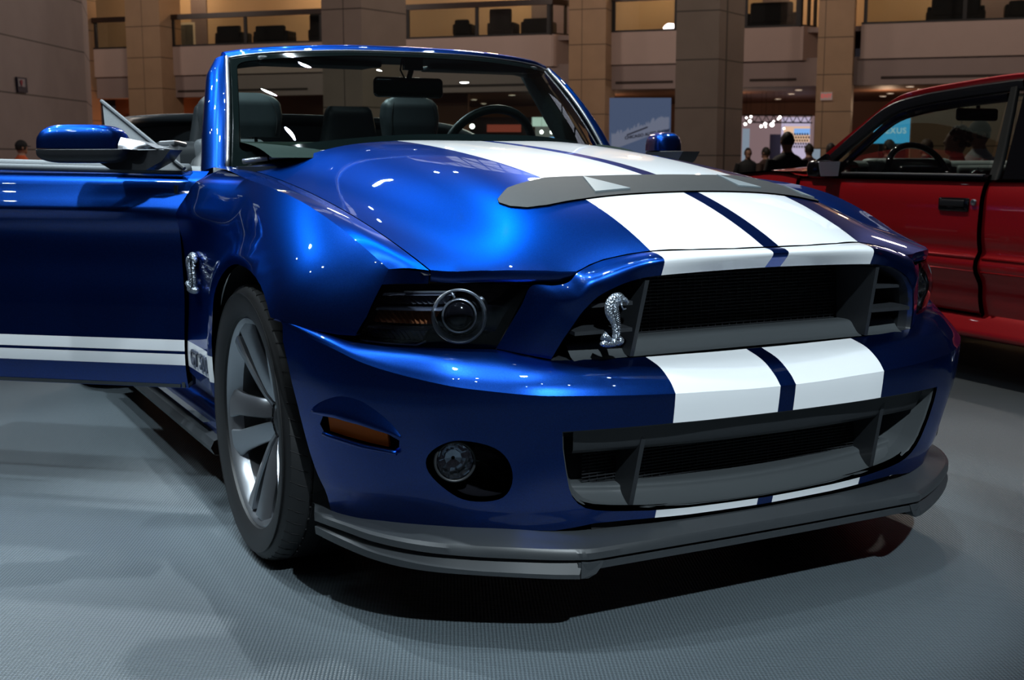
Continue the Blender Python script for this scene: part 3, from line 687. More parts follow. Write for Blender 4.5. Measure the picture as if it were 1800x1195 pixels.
# ------------------------------------------------------------------ wheels
def wheel(cx, cy, rt, rr_, width, sd, steer=0):
    """sd = -1: outer face towards -X. Built for -1 about the hub, mirrored for +1."""
    hub = bpy.data.objects.new('wheel', None)
    W2 = width/2
    out = lambda q: q if sd < 0 else mirx(q)
    Mx = Matrix.Rotation(steer, 4, 'Z')
    ax = (-1, 0, 0)                     # axis pointing outward
    b = MB(); b.lathe([(W2*.80,rr_+.006),(W2*.84,rr_+.008),(W2*.86,rr_),(W2*.80,rr_-.012),(W2*.62,rr_-.022),(W2*.58,rr_-.024)], (0,0,0), ax, 72)
    b.lathe([(W2*.60,rr_-.023),(W2*.30,rr_-.034),(-W2*.8,rr_-.036),(-W2*.86,rr_),(-W2*.7,rr_+.006)], (0,0,0), ax, 72, k=1)
    w0 = out(b).build('wheel', None, car, smooth=True, mats=[M['wheel'], M['wheel_dark']]); autosmooth(w0, 40)
    w0.location = (cx, cy, rt); w0.rotation_euler = (0, 0, steer)
    sh = W2
    b = MB()
    prof = [(sh*.80,rr_+.002),(sh*.90,rr_+.006),(sh*.95,rr_+.018),(sh*.985,rr_+.045),(sh*.99,rr_+.060),(sh*.965,rt-.028),(sh*.93,rt-.016),(sh*.88,rt-.007),(sh*.78,rt-.002)]
    for a in (.55,.545,.50,.495,.18,.175,.13,.125): 
        prof.append((sh*a, rt-(.006 if (a in (.545,.50,.175,.13)) else .0)))
    prof += [(-x, r) for x, r in prof[::-1]]
    b.lathe(prof, (0,0,0), ax, 96)
                              # raised tread blocks separated by sipes: thin bars across the shoulder
    n = 58
    for i in range(n):
        t = 2*PI*i/n
        for a0, a1, sk in ((.89,.60,.05),(.52,.20,-.04)):
            P = []
            for q in (0,.5,1):
                aa = lerp(a0, a1, q); tt = t+sk*q; r = rt-np.interp(aa, [.78,.88,.93], [.002,.007,.016])
                P.append((-sh*aa, r*math.cos(tt), r*math.sin(tt)))
            b.tube(P, .0024, 4, k=1)
    ty = out(b).build('tyre', None, w0, smooth=True, mats=[M['rubber'], M['dark']]); autosmooth(ty, 30)
    b = MB()
    for r, a in ((rr_+.030,.955),(rr_+.062,.992)): b.lathe([(sh*a,r-.002),(sh*a+.0012,r),(sh*a,r+.002)], (0,0,0), ax, 96)
    out(b).build('sidewall_ring', M['rubber'], ty, smooth=True)
    # brake disc and caliper behind the spokes
    b = MB(); b.lathe([(.03,.05),(.03,.18),(.015,.18),(.015,.05)], (0,0,0), ax, 48); out(b).build('brake_disc', M['satin'], w0)
    b = MB(); b.rbox((-.035,-.12,.03), (.07,.07,.18), .02); out(b).build('brake_caliper', M['gloss_black'], w0)
    b = MB(); b.lathe([(-.02,.075),(.035,.078),(.044,.070),(.046,.040),(.040,.030)], (0,0,0), ax, 40); hb = out(b).build('hub', M['wheel'], w0, smooth=True); autosmooth(hb, 40)
    b = MB(); b.lathe([(.040,.030),(.052,.028),(.056,.020),(.057,.001)], (0,0,0), ax, 32); out(b).build('hub_cap', M['wheel_dark'], w0, smooth=True)
    for i in range(5):
        t = R(90+36+72*i); b = MB(); b.lathe([(.02,.011),(.05,.010),(.054,.006),(.054,.001)], (0, .052*math.cos(t), .052*math.sin(t)), ax, 12); out(b).build('lug_nut', M['gloss_black'], w0, smooth=True)
    for i in range(5):
        t0 = R(-90+72*i+6)
        for s in (-1, 1):
            rows = []
            for q in np.linspace(0, 1, 9):
                r = lerp(.045, rr_-.020, q); off = s*lerp(.026, .056, q**1.1); hw = lerp(.0225, .031, q)+.035*max(0, q-.75)
                x0 = -(.050+.060*q**.7); dep = .038-.012*q
                y0, y1 = off-hw, off+hw
                tl = s*.006; sec = [(y0+.004,x0+dep),(y0,x0+.008-tl),(y0+.003,x0+.003-tl),((y0+y1)/2,x0-.001),(y1-.003,x0+.003+tl),(y1,x0+.008+tl),(y1-.004,x0+dep)]
                rows.append([(X, r*math.cos(t0)-Y*math.sin(t0), r*math.sin(t0)+Y*math.cos(t0)) for Y, X in sec])
            b = MB(); b.grid(np.array(rows)); sp = out(b).build('spoke', M['wheel'], w0, smooth=True); autosmooth(sp, 38)
    return w0
wheel(-.780, 0, .347, .260, .268, -1, steer=R(-1)); wheel(.780, 0, .347, .260, .268, 1)
wheel(-.790, 2.72, .350, .262, .285, -1); wheel(.790, 2.72, .350, .262, .285, 1)

# ------------------------------------------------------------------ windshield
WB = np.array([(0,.50,1.035),(.25,.535,1.03),(.48,.64,1.008),(.62,.77,.982),(.705,.87,.966)])
WT = np.array([(0,1.055,1.362),(.22,1.065,1.360),(.40,1.095,1.352),(.53,1.135,1.342),(.612,1.185,1.330)])
def glass_s(a, b):                       # a in -4..4, b in 0..1
    a = np.asarray(a, float); b = np.asarray(b, float); s = np.abs(a)
    P = crv(WB, s)*(1-b)[...,None]+crv(WT, s)*b[...,None]; P[...,2] += .020*np.sin(PI*b); P[...,1] -= .012*np.sin(PI*b)
    P[...,0] *= np.where(a < 0, -1, 1); return P
fo = [(-4,0),(4,0),(4,1),(-4,1)]
def arcs(a0, a1, b0, b1, ra, rb):
    L = []
    for cx, cy, t0 in ((a1-ra,b1-rb,0),(a0+ra,b1-rb,90),(a0+ra,b0+rb,180),(a1-ra,b0+rb,270)):
        L += [(cx+ra*math.cos(R(t0+t)), cy+rb*math.sin(R(t0+t))) for t in (0,18,36,54,72,90)]
    return L
fi = arcs(-3.66, 3.66, .10, .925, .35, .06)
frame = bpy.data.objects.new('windshield_frame', None)
# blue pillar and header
def framebar(sd):
    b = MB()
    s = np.linspace(0, 4, 30); T = crv(WT, s)
    o0 = T+[0,0,.003]; o1 = T+np.stack([.004*(s/4), .012+0*s, .016+0*s], -1); o2 = T+np.stack([.006*(s/4), .045+0*s, .020+0*s], -1); o3 = o2+[0,.03,-.03]; o4 = T+[0,.035,-.02]
    b.grid(loft([o0, o1, o2, o3, o4], 30, 16))
    t = np.linspace(0, 1, 20)[:,None]; B0 = np.array([[.712,.868,.966]]); T0 = np.array([[.616,1.186,1.331]])
    p0 = B0+(T0-B0)*t; p0[:,2] += .020*np.sin(PI*t[:,0]); p0[:,1] -= .012*np.sin(PI*t[:,0])
    wd = np.interp(t[:,0], [0,.3,.85,1], [1.0,1.,.85,.5])[:,None]
    p1 = p0+np.array([.006,-.003,.006]); p2 = p0+np.array([.038,.002,.004])*wd; p3 = p0+np.array([.062,.035,-.008])*wd; p4 = p0+np.array([.060,.075,-.03])*wd; p5 = p0+np.array([.02,.085,-.03])*wd
    b.grid(loft([p0, p1, p2, p3, p4, p5], 20, 20))
    return b if sd > 0 else mirx(b)
m = framebar(1); m2 = framebar(-1); m.add(m2.V, m2.F)
wf = m.build('windshield_frame', M['blue'], car, smooth=True)
panel_mesh('glass_band', glass_s, fo, [fi], (.22, .04), M['frit'], wf, flange=.004)
gl = panel_mesh('windshield_glass', lambda a, b: glass_s(a, b), fi, [], (.22, .05), M['windshield'], wf, flange=0)
b = MB()
for sd in (-1, 1):
    t = np.linspace(0, 1, 16)[:,None]; P = np.array([[.709,.866,.966]])+(np.array([[.614,1.184,1.332]])-np.array([[.709,.866,.966]]))*t; P[:,2] += .022*np.sin(PI*t[:,0]); P[:,1] -= .016*np.sin(PI*t[:,0]); P[:,0] *= sd; P[:,1] -= .004
    b.tube(P, .0065, 8)
s = np.linspace(-4, 4, 60); T = crv(WT, np.abs(s)); T[:,0] *= np.sign(s); b.tube(T-[0,.003,.0], .003, 6)
b.build('glass_trim', M['satin'], wf, smooth=True)
# black header liner, visors and inner pillar trims
b = MB(); s = np.linspace(-3.9, 3.9, 50); T = crv(WT, np.abs(s)); T[:,0] *= np.sign(s)
b.grid(np.stack([T+[0,.01,-.012], T+[0,.05,-.040], T+[0,.12,-.035], T+[0,.10,.0]])); b.build('header_liner', M['leather'], wf, smooth=True)
for sd in (-1, 1):
    b = MB(); b.rbox((sd*.31, 1.17, 1.318), (.40,.13,.018), .008); b.rbox((sd*.31, 1.115, 1.322), (.44,.03,.026), .01); b.build('sun_visor', M['leather'], wf, smooth=True)
    t = np.linspace(0, 1, 14)[:,None]; a = np.array([[.69,.90,.965]])+(np.array([[.60,1.21,1.315]])-np.array([[.69,.90,.965]]))*t
    wv = np.interp(t[:,0], [0,.4,1], [1.15,1.0,.8])[:,None]
    c1 = a+np.array([-.035,.035,.0])*wv; c2 = a+np.array([-.055,.10,-.01])*wv; c3 = a+np.array([.01,.13,-.02])*wv
    b = MB(); b.grid(loft([a, c1, c2, c3], 14, 12)); b = b if sd > 0 else mirx(b)
    b.build('pillar_trim', M['pillar_trim'] if 'pillar_trim' in M else M['trim_grey'], wf, smooth=True)
# rear-view mirror
b = MB(); b.rbox((0,1.085,1.243), (.262,.035,.070), .026, n=5); rvm = b.build('rear_view_mirror', M['gloss_black'], wf, smooth=True)
b = MB(); b.tube([(0,1.09,1.262),(.0,1.06,1.30),(.0,1.05,1.345)], .010, 8); b.tube([(-.03,1.07,1.34),(-.04,1.06,1.30),(-.012,1.075,1.262)], .003, 6); b.box((.0,1.045,1.325), (.07,.02,.05)); b.build('mirror_stalk', M['gloss_black'], rvm)
# cowl and wiper
b = MB(); s = np.linspace(-4, 4, 50); W0 = crv(WB, np.abs(s)); W0[:,0] *= np.sign(s)
b.grid(np.stack([W0+[0,.004,.001], W0+[0,-.05,-.012], W0+[0,-.12,-.03]])); b.build('cowl_panel', M['black_plastic'], car, smooth=True)
b = MB(); P = np.array([(-.672,.812,.988),(-.60,.742,1.000),(-.50,.665,1.012),(-.38,.585,1.022)]); b.tube(crv(P, np.linspace(0,3,20)), [.0085]*19+[.004], 10)
for q in (.9, 1.6): b.tube([crv(P, np.array(q-.03)), crv(P, np.array(q+.03))], .0092, 10, k=1)
b.build('wiper_arm', None, car, smooth=True, mats=[M['satin'], M['gloss_black']])

# ------------------------------------------------------------------ body behind the front fenders
def rear_s(y, z):                        # rear quarter
    hip = np.interp(y, [1.93,2.3,2.72,3.2,3.75], [0,.012,.022,.010,-.06])
    x = door_x(np.clip(z, .2, .965))+hip*smooth((z-.3)/.3); return np.stack([x, y, z], -1)
for sd in (-1, 1):
    ro = [(1.93,.30)]+[(1.93,z) for z in (.5,.7,.85)]+[(y, float(np.interp(y, [1.93,2.4,3.0,3.75], [.985,.995,1.0,.93]))) for y in np.linspace(1.93, 3.72, 12)]+[(3.72,.5),(3.62,.30),(3.16,.26)]
    ro += [(2.72+.40*math.cos(t), .345+.40*math.sin(t)) for t in np.linspace(.05, PI-.05, 20)]+[(2.30,.28)]
    panel_mesh('rear_quarter', rear_s, ro, [], (.06, .04), M['door'], car, flange=.03, mirror=1 if sd < 0 else 0)
    b = MB(); th = np.linspace(0, PI, 20); b.grid(np.stack([[(sd*x, 2.72+.42*math.cos(t), .35+.42*math.sin(t)) for t in th] for x in (.88,.62)])); b.build('wheel_housing', M['dark'], car, smooth=True)
    # sill with grey side skirt
    b = MB(); pr = [(.855,.20),(.872,.215),(.878,.255),(.868,.285),(.850,.30),(.84,.36),(.76,.375),(.70,.37)]
    b.grid(loft([[(sd*x, y, z) for x, z in pr] for y in (.36,.8,1.4,1.9,2.3)], 30, 16)); b.build('side_sill', M['blue'], car, smooth=True)
    b = MB(); pr = [(.845,.165),(.895,.175),(.905,.195),(.895,.215),(.865,.225)]
    b.grid(np.array([[(sd*x, y, z) for x, z in pr] for y in (.40,1.3,2.28)])); b.build('side_skirt', M['splitter'], car)
b = MB()
rows = [[(x, y, z-.04*(abs(x)/.8)**3) for x in np.linspace(-.80, .80, 20)] for y, z in ((2.95,1.03),(3.2,1.04),(3.5,1.03),(3.75,.99))]; b.grid(loft(rows, 24, 14)); b.build('trunk_lid', M['hood'], car, smooth=True)
b = MB(); rows = [[(.86*math.copysign(abs(math.sin(a))**.7, math.sin(a)), 3.55+.27*math.cos(a)**.6, z) for a in np.linspace(-PI/2, PI/2, 24)] for z in (.99,.8,.6,.45,.30)]; b.grid(loft(rows, 30, 16)); b.build('rear_bumper', M['blue'], car, smooth=True)

# ------------------------------------------------------------------ doors
H = np.array([-.905, .660, 0.])
def door(sd, openang):
    root_loc = (sd*.905, .660, 0)
    def S(y, z):                         # closed position, local to the hinge
        zz = np.where(z > .84, np.minimum(z-.012*np.clip(y, 0, 1.3), .965), z)
        return np.stack([door_x(np.clip(zz, .2, .964))-.905+0*y, y, z], -1)
    do = [(.006,.318),(.006,.5),(.004,.7),(.002,.84),(-.025,.90),(-.055,.950),(-.05,.960)]+[(y, .960+.020*y+.006*math.sin(y*2.2)) for y in np.linspace(.1, 1.24, 10)]+[(1.27,.90),(1.265,.6),(1.235,.40),(1.20,.318)]
    d = panel_mesh('door', S, do, [], (.05, .02), M['door'], car, flange=.03, mirror=1 if sd < 0 else 0)
    d.location = root_loc; d.rotation_euler = (0, 0, openang)
    fx = lambda q: mirx(q) if sd < 0 else q
    b = MB()                             # inner shell and trim card
    b.grid(loft([[(-.075-.02*math.sin(PI*q), y, z) for y in np.linspace(.02, 1.24, 12)] for q, z in zip(np.linspace(0,1,6), np.linspace(.33,.955,6))], 12, 10))
    b.box((-.05,.02,.62), (.07,.01,.60)); b.box((-.05,1.24,.62), (.07,.01,.58)); b.box((-.05,.63,.325), (.07,1.2,.01))
    fx(b).build('door_trim', M['leather'], d)
    b = MB(); P = [(-.060,y,.958+.020*y+.002) for y in (.02,.4,.8,1.25)]; b.tube(crv(np.array(P), np.linspace(0,3,12)), .010, 8)
    P = [(-.105,y,.962+.022*y) for y in (.02,.4,.8,1.25)]; b.tube(crv(np.array(P), np.linspace(0,3,12)), .020, 8); fx(b).build('belt_moulding', M['trim_grey'], d, smooth=True)
    # (outward positive in this frame)
    # triangular window sail, leaning in like the windshield pillar
    b = MB(); b.prism([(-.040,.004,.962),(-.180,.338,1.166),(-.142,.312,1.104),(-.045,.232,.966)], (-1,0,.2), .020); b.tube([(-.036,.000,.968),(-.178,.340,1.172)], .006, 8)
    if sd < 0: fx(b).build('window_sail', M['trim_grey'], d)
    # folding mirror: dark lower shell, painted cap
    def half(z0, h, y0, y1, cx, w, sgn, pa, pb, nq=25):
        rows = []
        for q in np.linspace(0, 1, nq):
            e = (1-abs(2*q-1)**pa)**pb; yy = lerp(y0, y1, q)
            cq = cx+lerp(-.075, .005, q); rows.append([(cq+w*(.35+.65*e)*math.copysign(abs(math.cos(a))**.55, math.cos(a)), yy, z0+sgn*h*max(e,.02)*abs(math.sin(a))**.62) for a in np.linspace(0, PI, 19)])
        m_ = MB(); m_.grid(np.array(rows)); m_.add(rows[0], [tuple(range(19))]); m_.add(rows[-1], [tuple(range(19))]); return m_
    mh = half(1.022, .038, .125, .372, .100, .058, -1, 5, .45); g = half(1.022, .004, .125, .372, .100, .058, 1, 5, .45); mh.add(g.V, g.F)
    mh.prism([(-.030,.000,1.022),(-.030,.235,1.020),(-.030,.225,.985),(-.030,.19,.966),(-.030,.080,.964),(-.030,.028,.990)], (1,0,0), .075)
    base = fx(mh).build('mirror_housing', M['black_plastic'], d, smooth=True); autosmooth(base, 50)
    up = half(1.026, .068, .150, .368, .100, .060, 1, 4.5, .42)
    cp = fx(up).build('mirror_cap', M['blue'], base, smooth=True); autosmooth(cp, 50)
    c = MB(); c.grid(loft([[(.0,.155,1.045),(.02,.152,1.054),(.05,.150,1.058)],[(-.01,.08,1.036),(.02,.08,1.044),(.05,.09,1.046)],[(-.02,.02,1.024),(.01,.02,1.025),(.05,.04,1.026)]], 10, 10)); c.grid(loft([[(.05,.150,1.058),(.065,.15,1.04),(.07,.15,1.024)],[(.05,.09,1.046),(.06,.09,1.034),(.065,.09,1.024)],[(.05,.04,1.026),(.03,.03,1.026),(-.02,.02,1.024)]], 10, 10)); sd < 0 and fx(c).build('mirror_arm', M['satin'], base, smooth=True)
    return d
door(-1, R(50)); door(1, 0)

# ------------------------------------------------------------------ cabin
b = MB(); b.grid(loft([[(x, y+.10*(abs(x)/.7)**2*0, z) for x in np.linspace(-.66, .66, 16)] for y, z in ((.55,1.0),(.68,1.028),(.85,1.046),(.97,1.048),(1.03,1.02),(1.04,.9),(1.0,.6))], 24, 20))
M['dash'] = simple('dashboard_skin', (.008, .020, .016), .9, .1, 90, spec=.08)
dash = b.build('dashboard', M['dash'], car, smooth=True)
b = MB()
b.add([(-.9,.5,.25),(.9,.5,.25),(.9,3.0,.25),(-.9,3.0,.25)], [(0,1,2,3)]); b.box((0,.60,.6), (1.5,.02,.75)); b.build('cabin_floor', M['leather'], car)
b = MB(); sc = np.array([.37, 1.20, 1.01]); axs = np.array([0,-.93,-.36]); axs = np.array([0,.90,.43]); 
u = np.array([1.,0,0]); v = np.cross(axs, u); v /= np.linalg.norm(v)
b.tube([sc+.185*(u*math.cos(t)+v*math.sin(t)) for t in np.linspace(0, 2*PI, 41)], .0165, 10)
for t in (0, PI, -PI/2 if v[2] > 0 else PI/2): b.tube([sc, sc+.18*(u*math.cos(t)+v*math.sin(t))], [.03,.014], 8)
b.blob(sc, (.075,.03,.065), .8, .8, 8); b.build('steering_wheel', M['leather'], car, smooth=True)
def seat(cx, cy, rear=False, hw=.15, hz=1.195, rz=0):
    b = MB(); 
    b.rbox((0,-.28,.50), (.52,.55,.20), .07, n=4); s0 = None
    seatb = b.build('seat', M['leather'], car, smooth=True); seatb.location = (cx, cy, 0); seatb.rotation_euler = (0,0,rz)
    ax = Matrix.Rotation(R(-14), 3, 'X'); A3 = np.array(ax).T
    rows = []
    for q in np.linspace(0, 1, 12):
        z = lerp(.50, 1.04, q); wv = np.interp(q, [0,.3,.7,.9,1], [.25,.27,.255,.21,.15]); y0 = .04+.22*(z-.5)*.5; th = np.interp(q, [0,.8,1], [.085,.07,.045])
        rows.append([(wv*math.copysign(abs(math.cos(a))**.6, math.cos(a)), y0+th*math.copysign(abs(math.sin(a))**.7, math.sin(a)), z) for a in np.linspace(0, 2*PI, 33)])
    b = MB(); b.grid(np.array(rows)); b.add(rows[-1][:-1], [tuple(range(32))]); b.build('backrest', M['leather'], seatb, smooth=True)
    rows = []
    for q in np.linspace(0, 1, 14):
        z = lerp(hz-.085, hz+.085, q); k = math.sin(PI*np.clip(q*.8+.2, 0, 1)) if q > .5 else 1
        wv = hw*np.interp(q, [0,.5,.8,.93,1], [.92,1.0,.95,.78,.50]); th = .055*np.interp(q, [0,.3,.8,1], [.8,1,.85,.25])
        rows.append([(wv*math.copysign(abs(math.cos(a))**.45, math.cos(a)), .155+th*math.copysign(abs(math.sin(a))**.6, math.sin(a)), z) for a in np.linspace(0, 2*PI, 41)])
    b = MB(); b.grid(np.array(rows)); b.add(rows[-1][:-1], [tuple(range(40))]); b.add(rows[0][:-1], [tuple(range(40))[::-1]])
    b.tube([(-.06,.155,hz-.16),(-.06,.155,hz-.06)], .007, 6); b.tube([(.06,.155,hz-.16),(.06,.155,hz-.06)], .007, 6); hr = b.build('headrest', M['leather'], seatb, smooth=True)
    b = MB()
    for sx in (-1, 1):
        P = [(sx*hw*.80*np.interp(q, [0,.5,.8,1], [.95,1.0,.93,.80]), .155-.056*np.interp(q, [0,.3,.8,1], [.82,1,.9,.6]), lerp(hz-.08, hz+.06, q)) for q in np.linspace(0,1,10)]
        b.tube(P, .0022, 6)
    b.build('seam', M['dark'], hr, smooth=True)
    return seatb
seat(-.40, 1.66, hw=.165, hz=1.165); seat(.365, 1.78, hw=.13, hz=1.172)
def rear_rest(cx, cy, z0, z1, w0, w1):
    rows = []
    for q in np.linspace(0, 1, 12):
        wv = lerp(w0, w1, q)*np.interp(q, [0,.9,1], [1,.97,.86]); th = .05*np.interp(q, [0,.85,1], [1,.85,.4])
        rows.append([(cx+wv*math.copysign(abs(math.cos(a))**.4, math.cos(a)), cy+th*math.copysign(abs(math.sin(a))**.6, math.sin(a)), lerp(z0, z1, q)) for a in np.linspace(0, 2*PI, 37)])
    b = MB(); b.grid(np.array(rows)); b.add(rows[-1][:-1], [tuple(range(36))]); return b
b = MB(); b.rbox((0,2.45,.84), (1.24,.18,.46), .06, n=4); b.rbox((0,2.15,.5), (1.2,.5,.2), .06); rs = b.build('rear_bench', M['leather'], car, smooth=True)
rear_rest(.30, 2.50, 1.05, 1.235, .142, .112).build('rear_headrest', M['leather'], rs, smooth=True)
rear_rest(-.30, 2.50, 1.05, 1.235, .142, .112).build('rear_headrest', M['leather'], rs, smooth=True)
b = MB(); b.rbox((-.30,2.36,1.03), (.30,.10,.10), .03); b.build('bench_top_pad', M['trim_grey'], rs, smooth=True)
# folded roof stack around the rear seats
P = crv(np.array([(-.80,1.95,1.00),(-.79,2.15,1.07),(-.745,2.35,1.125),(-.66,2.58,1.150),(-.40,2.74,1.170),(0,2.80,1.178),(.40,2.74,1.170),(.66,2.58,1.150),(.745,2.35,1.125),(.79,2.15,1.07),(.80,1.95,1.0)]), np.linspace(0, 10, 70))
b = MB(); b.tube(P, .030, 10); Q = P*[.965,1,1]-[0,.02,.20]; b.grid(np.stack([P+[0,0,.01], P-[0,.015,.03], lerp(P, Q, .5), Q])); Q2 = P+[0,.12,-.12]; b.grid(np.stack([P+[0,0,.02], Q2, Q2+[0,.2,-.05]]))
b.build('folded_roof', M['leather'], car, smooth=True)
for sd in (-1, 1):
    b = MB(); b.rbox((sd*.74,2.03,.95), (.10,.40,.16), .03); b.rbox((sd*.66,2.10,1.035), (.12,.22,.022), .01, n=2); qt = b.build('quarter_trim', M['trim_grey'], car, smooth=True)
    b = MB(); b.tube([(sd*.66,2.05,1.055),(sd*.62,1.98,1.058),(sd*.57,2.02,1.05)], .010, 8); b.prism([(sd*.64,1.99,1.052),(sd*.60,1.99,1.052),(sd*.61,1.93,.86),(sd*.65,1.93,.86)], (0,1,0), .003); b.build('seat_belt', M['satin'], qt)
b = MB(); b.rbox((-.665,1.50,.86), (.12,.5,.22), .05); b.build('seat_bolster', M['trim_grey'], car, smooth=True)
# ------------------------------------------------------------------ show floor and hall shell
m, t, b = mat('dimpled_vinyl_floor'); pset(b, (.082,.102,.115), .42, spec=.55)
tc = t.nodes.new('ShaderNodeTexCoord'); sx = t.nodes.new('ShaderNodeSeparateXYZ'); t.links.new(tc.outputs['Object'], sx.inputs[0])
mp = t.nodes.new('ShaderNodeMapping'); mp.inputs['Rotation'].default_value = (0,0,R(-20)); t.links.new(tc.outputs['Object'], mp.inputs[0])
sx = t.nodes.new('ShaderNodeSeparateXYZ'); t.links.new(mp.outputs[0], sx.inputs[0])
k = 2*PI/.0115
wx = math_n(t, 'SINE', math_n(t, 'MULTIPLY', sx.outputs[0], k)); wy = math_n(t, 'SINE', math_n(t, 'MULTIPLY', sx.outputs[1], k))
dm = math_n(t, 'MULTIPLY', wx, wy); dots = math_n(t, 'SMOOTH_MIN', math_n(t, 'MULTIPLY_ADD', dm, 1.6, .2), 1.0, .3)
no = t.nodes.new('ShaderNodeTexNoise'); no.inputs['Scale'].default_value = .9; no.inputs['Detail'].default_value = 5; t.links.new(tc.outputs['Object'], no.inputs['Vector'])
mr = t.nodes.new('ShaderNodeMapRange'); mr.inputs[3].default_value = .92; mr.inputs[4].default_value = 1.05; t.links.new(no.outputs['Fac'], mr.inputs[0])
mul = math_n(t, 'MULTIPLY', mr.outputs[0], math_n(t, 'MULTIPLY_ADD', dots, .38, .95))
mx = t.nodes.new('ShaderNodeMix'); mx.data_type = 'RGBA'; mx.blend_type = 'MULTIPLY'; mx.inputs[0].default_value = 1; mx.inputs[6].default_value = (.082,.102,.115,1)
t.links.new(mul, mx.inputs[7]); t.links.new(mx.outputs[2], b.inputs['Base Color']); bump(t, b, dots, .55, .0012)
M['floor'] = m
bb = MB(); bb.box((0,-.5,-.10), (20,16,.20)); struct(bb.build('floor', M['floor']))
M['hallfloor'] = simple('hall_floor', (.05,.04,.04), .5, .2, 3)
struct(mesh('floor_hall', [(-60,-40,-.45),(80,-40,-.45),(80,90,-.45),(-60,90,-.45)], [(0,1,2,3)], M['hallfloor'], smooth=False))
struct(mesh('trim_stage_edge', [(-10,-8.5,-.45),(10,-8.5,-.45),(10,7.5,-.45),(-10,7.5,-.45),(-10,-8.5,-.2),(10,-8.5,-.2),(10,7.5,-.2),(-10,7.5,-.2)], [(0,1,5,4),(1,2,6,5),(2,3,7,6),(3,0,4,7)], M['dark'], smooth=False))

def stone(name, base, joint, zoff, rot, vert=1.3, rough=.6):
    """smooth stone cladding with thin horizontal and vertical joints, in object space"""
    m, t, b = mat(name); pset(b, base, rough)
    tc = t.nodes.new('ShaderNodeTexCoord'); s = t.nodes.new('ShaderNodeSeparateXYZ'); mp = t.nodes.new('ShaderNodeMapping'); mp.inputs['Rotation'].default_value = (0,0,-rot)
    t.links.new(tc.outputs['Object'], mp.inputs[0]); t.links.new(mp.outputs[0], s.inputs[0])
    def line(v, per, off, wd): return math_n(t, 'LESS_THAN', math_n(t, 'FRACT', math_n(t, 'MULTIPLY_ADD', v, 1/per, off)), wd)
    f = math_n(t, 'MAXIMUM', line(s.outputs[2], joint, zoff, .028), line(s.outputs[0], vert, .5, .018))
    n = t.nodes.new('ShaderNodeTexNoise'); n.inputs['Scale'].default_value = 1.5; n.inputs['Detail'].default_value = 6; t.links.new(tc.outputs['Object'], n.inputs['Vector'])
    g = math_n(t, 'MULTIPLY_ADD', n.outputs['Fac'], .3, .85)
    c = t.nodes.new('ShaderNodeMix'); c.data_type = 'RGBA'; c.blend_type = 'MULTIPLY'; c.inputs[0].default_value = 1; c.inputs[6].default_value = (*base, 1); t.links.new(g, c.inputs[7])
    d = t.nodes.new('ShaderNodeMix'); d.data_type = 'RGBA'; d.inputs[7].default_value = tuple(x*.3 for x in base)+(1,); t.links.new(f, d.inputs[0]); t.links.new(c.outputs[2], d.inputs[6]); t.links.new(d.outputs[2], b.inputs['Base Color'])
    return m
WD = np.array([.6948, -.7192, 0]); WN = np.array([-.7192, -.6948, 0]); WP = np.array([9.5, 48.34, 0.]); WROT = math.atan2(WD[1], WD[0]); AX = [WD, WN, [0,0,1]]
def wpt(a, o, z): return WP+WD*a+WN*o+np.array([0,0,z])
def wbox(b, a0, a1, o0, o1, z0, z1): return b.box(wpt((a0+a1)/2, (o0+o1)/2, (z0+z1)/2), (a1-a0, o1-o0, z1-z0), ax=AX)
M['tan'] = stone('tan_stone', (.42,.27,.16), 1.22, .93, WROT, 1.4)
M['grey_stone'] = stone('grey_stone', (.36,.27,.22), 1.2, .13, WROT, 1.5)
M['wall_stone'] = stone('wall_stone', (.33,.27,.27), 1.19, .02, WROT, 50)
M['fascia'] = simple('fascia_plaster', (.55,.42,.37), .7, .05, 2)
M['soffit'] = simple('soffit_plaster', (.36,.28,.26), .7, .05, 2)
M['brown'] = simple('brown_panelling', (.27,.13,.075), .6, .1, 1.5)
M['upwall'] = simple('upper_wall', (.55,.40,.24), .7, .06, 1)
M['wood'] = simple('dark_handrail', (.030,.014,.010), .35)
M['iron'] = simple('dark_iron', (.012,.011,.012), .5)
M['uphol'] = simple('dark_upholstery', (.015,.015,.018), .8)
M['slotm'] = simple('air_slot', (.05,.035,.03), .8)
def wstruct(name, args, m): q = MB(); wbox(q, *args); return struct(q.build(name, m))
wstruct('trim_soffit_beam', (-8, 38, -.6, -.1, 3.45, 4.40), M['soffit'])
wstruct('ceiling_lower', (-8, 40, -14, -.6, 3.50, 3.7), M['brown'])
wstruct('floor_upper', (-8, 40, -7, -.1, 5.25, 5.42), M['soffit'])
wstruct('wall_upper', (-8, 40, -5.2, -5.0, 5.4, 10), M['upwall'])
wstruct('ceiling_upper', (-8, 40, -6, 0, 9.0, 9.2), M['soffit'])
wstruct('wall_back', (-8, 40, -14.2, -14, -.45, 3.6), M['brown'])
wstruct('wall_recess', (-4, 12.3, -2.2, -2.0, -.45, 3.6), M['brown'])
for a0, a1 in ((.3,6.3),(10.8,16.2),(18.6,20.8),(23.4,25.1),(27.8,33.5)):
    wstruct('trim_air_slot', (a0+.1, a1, -.1, -.085, 3.64, 3.73), M['slotm'])
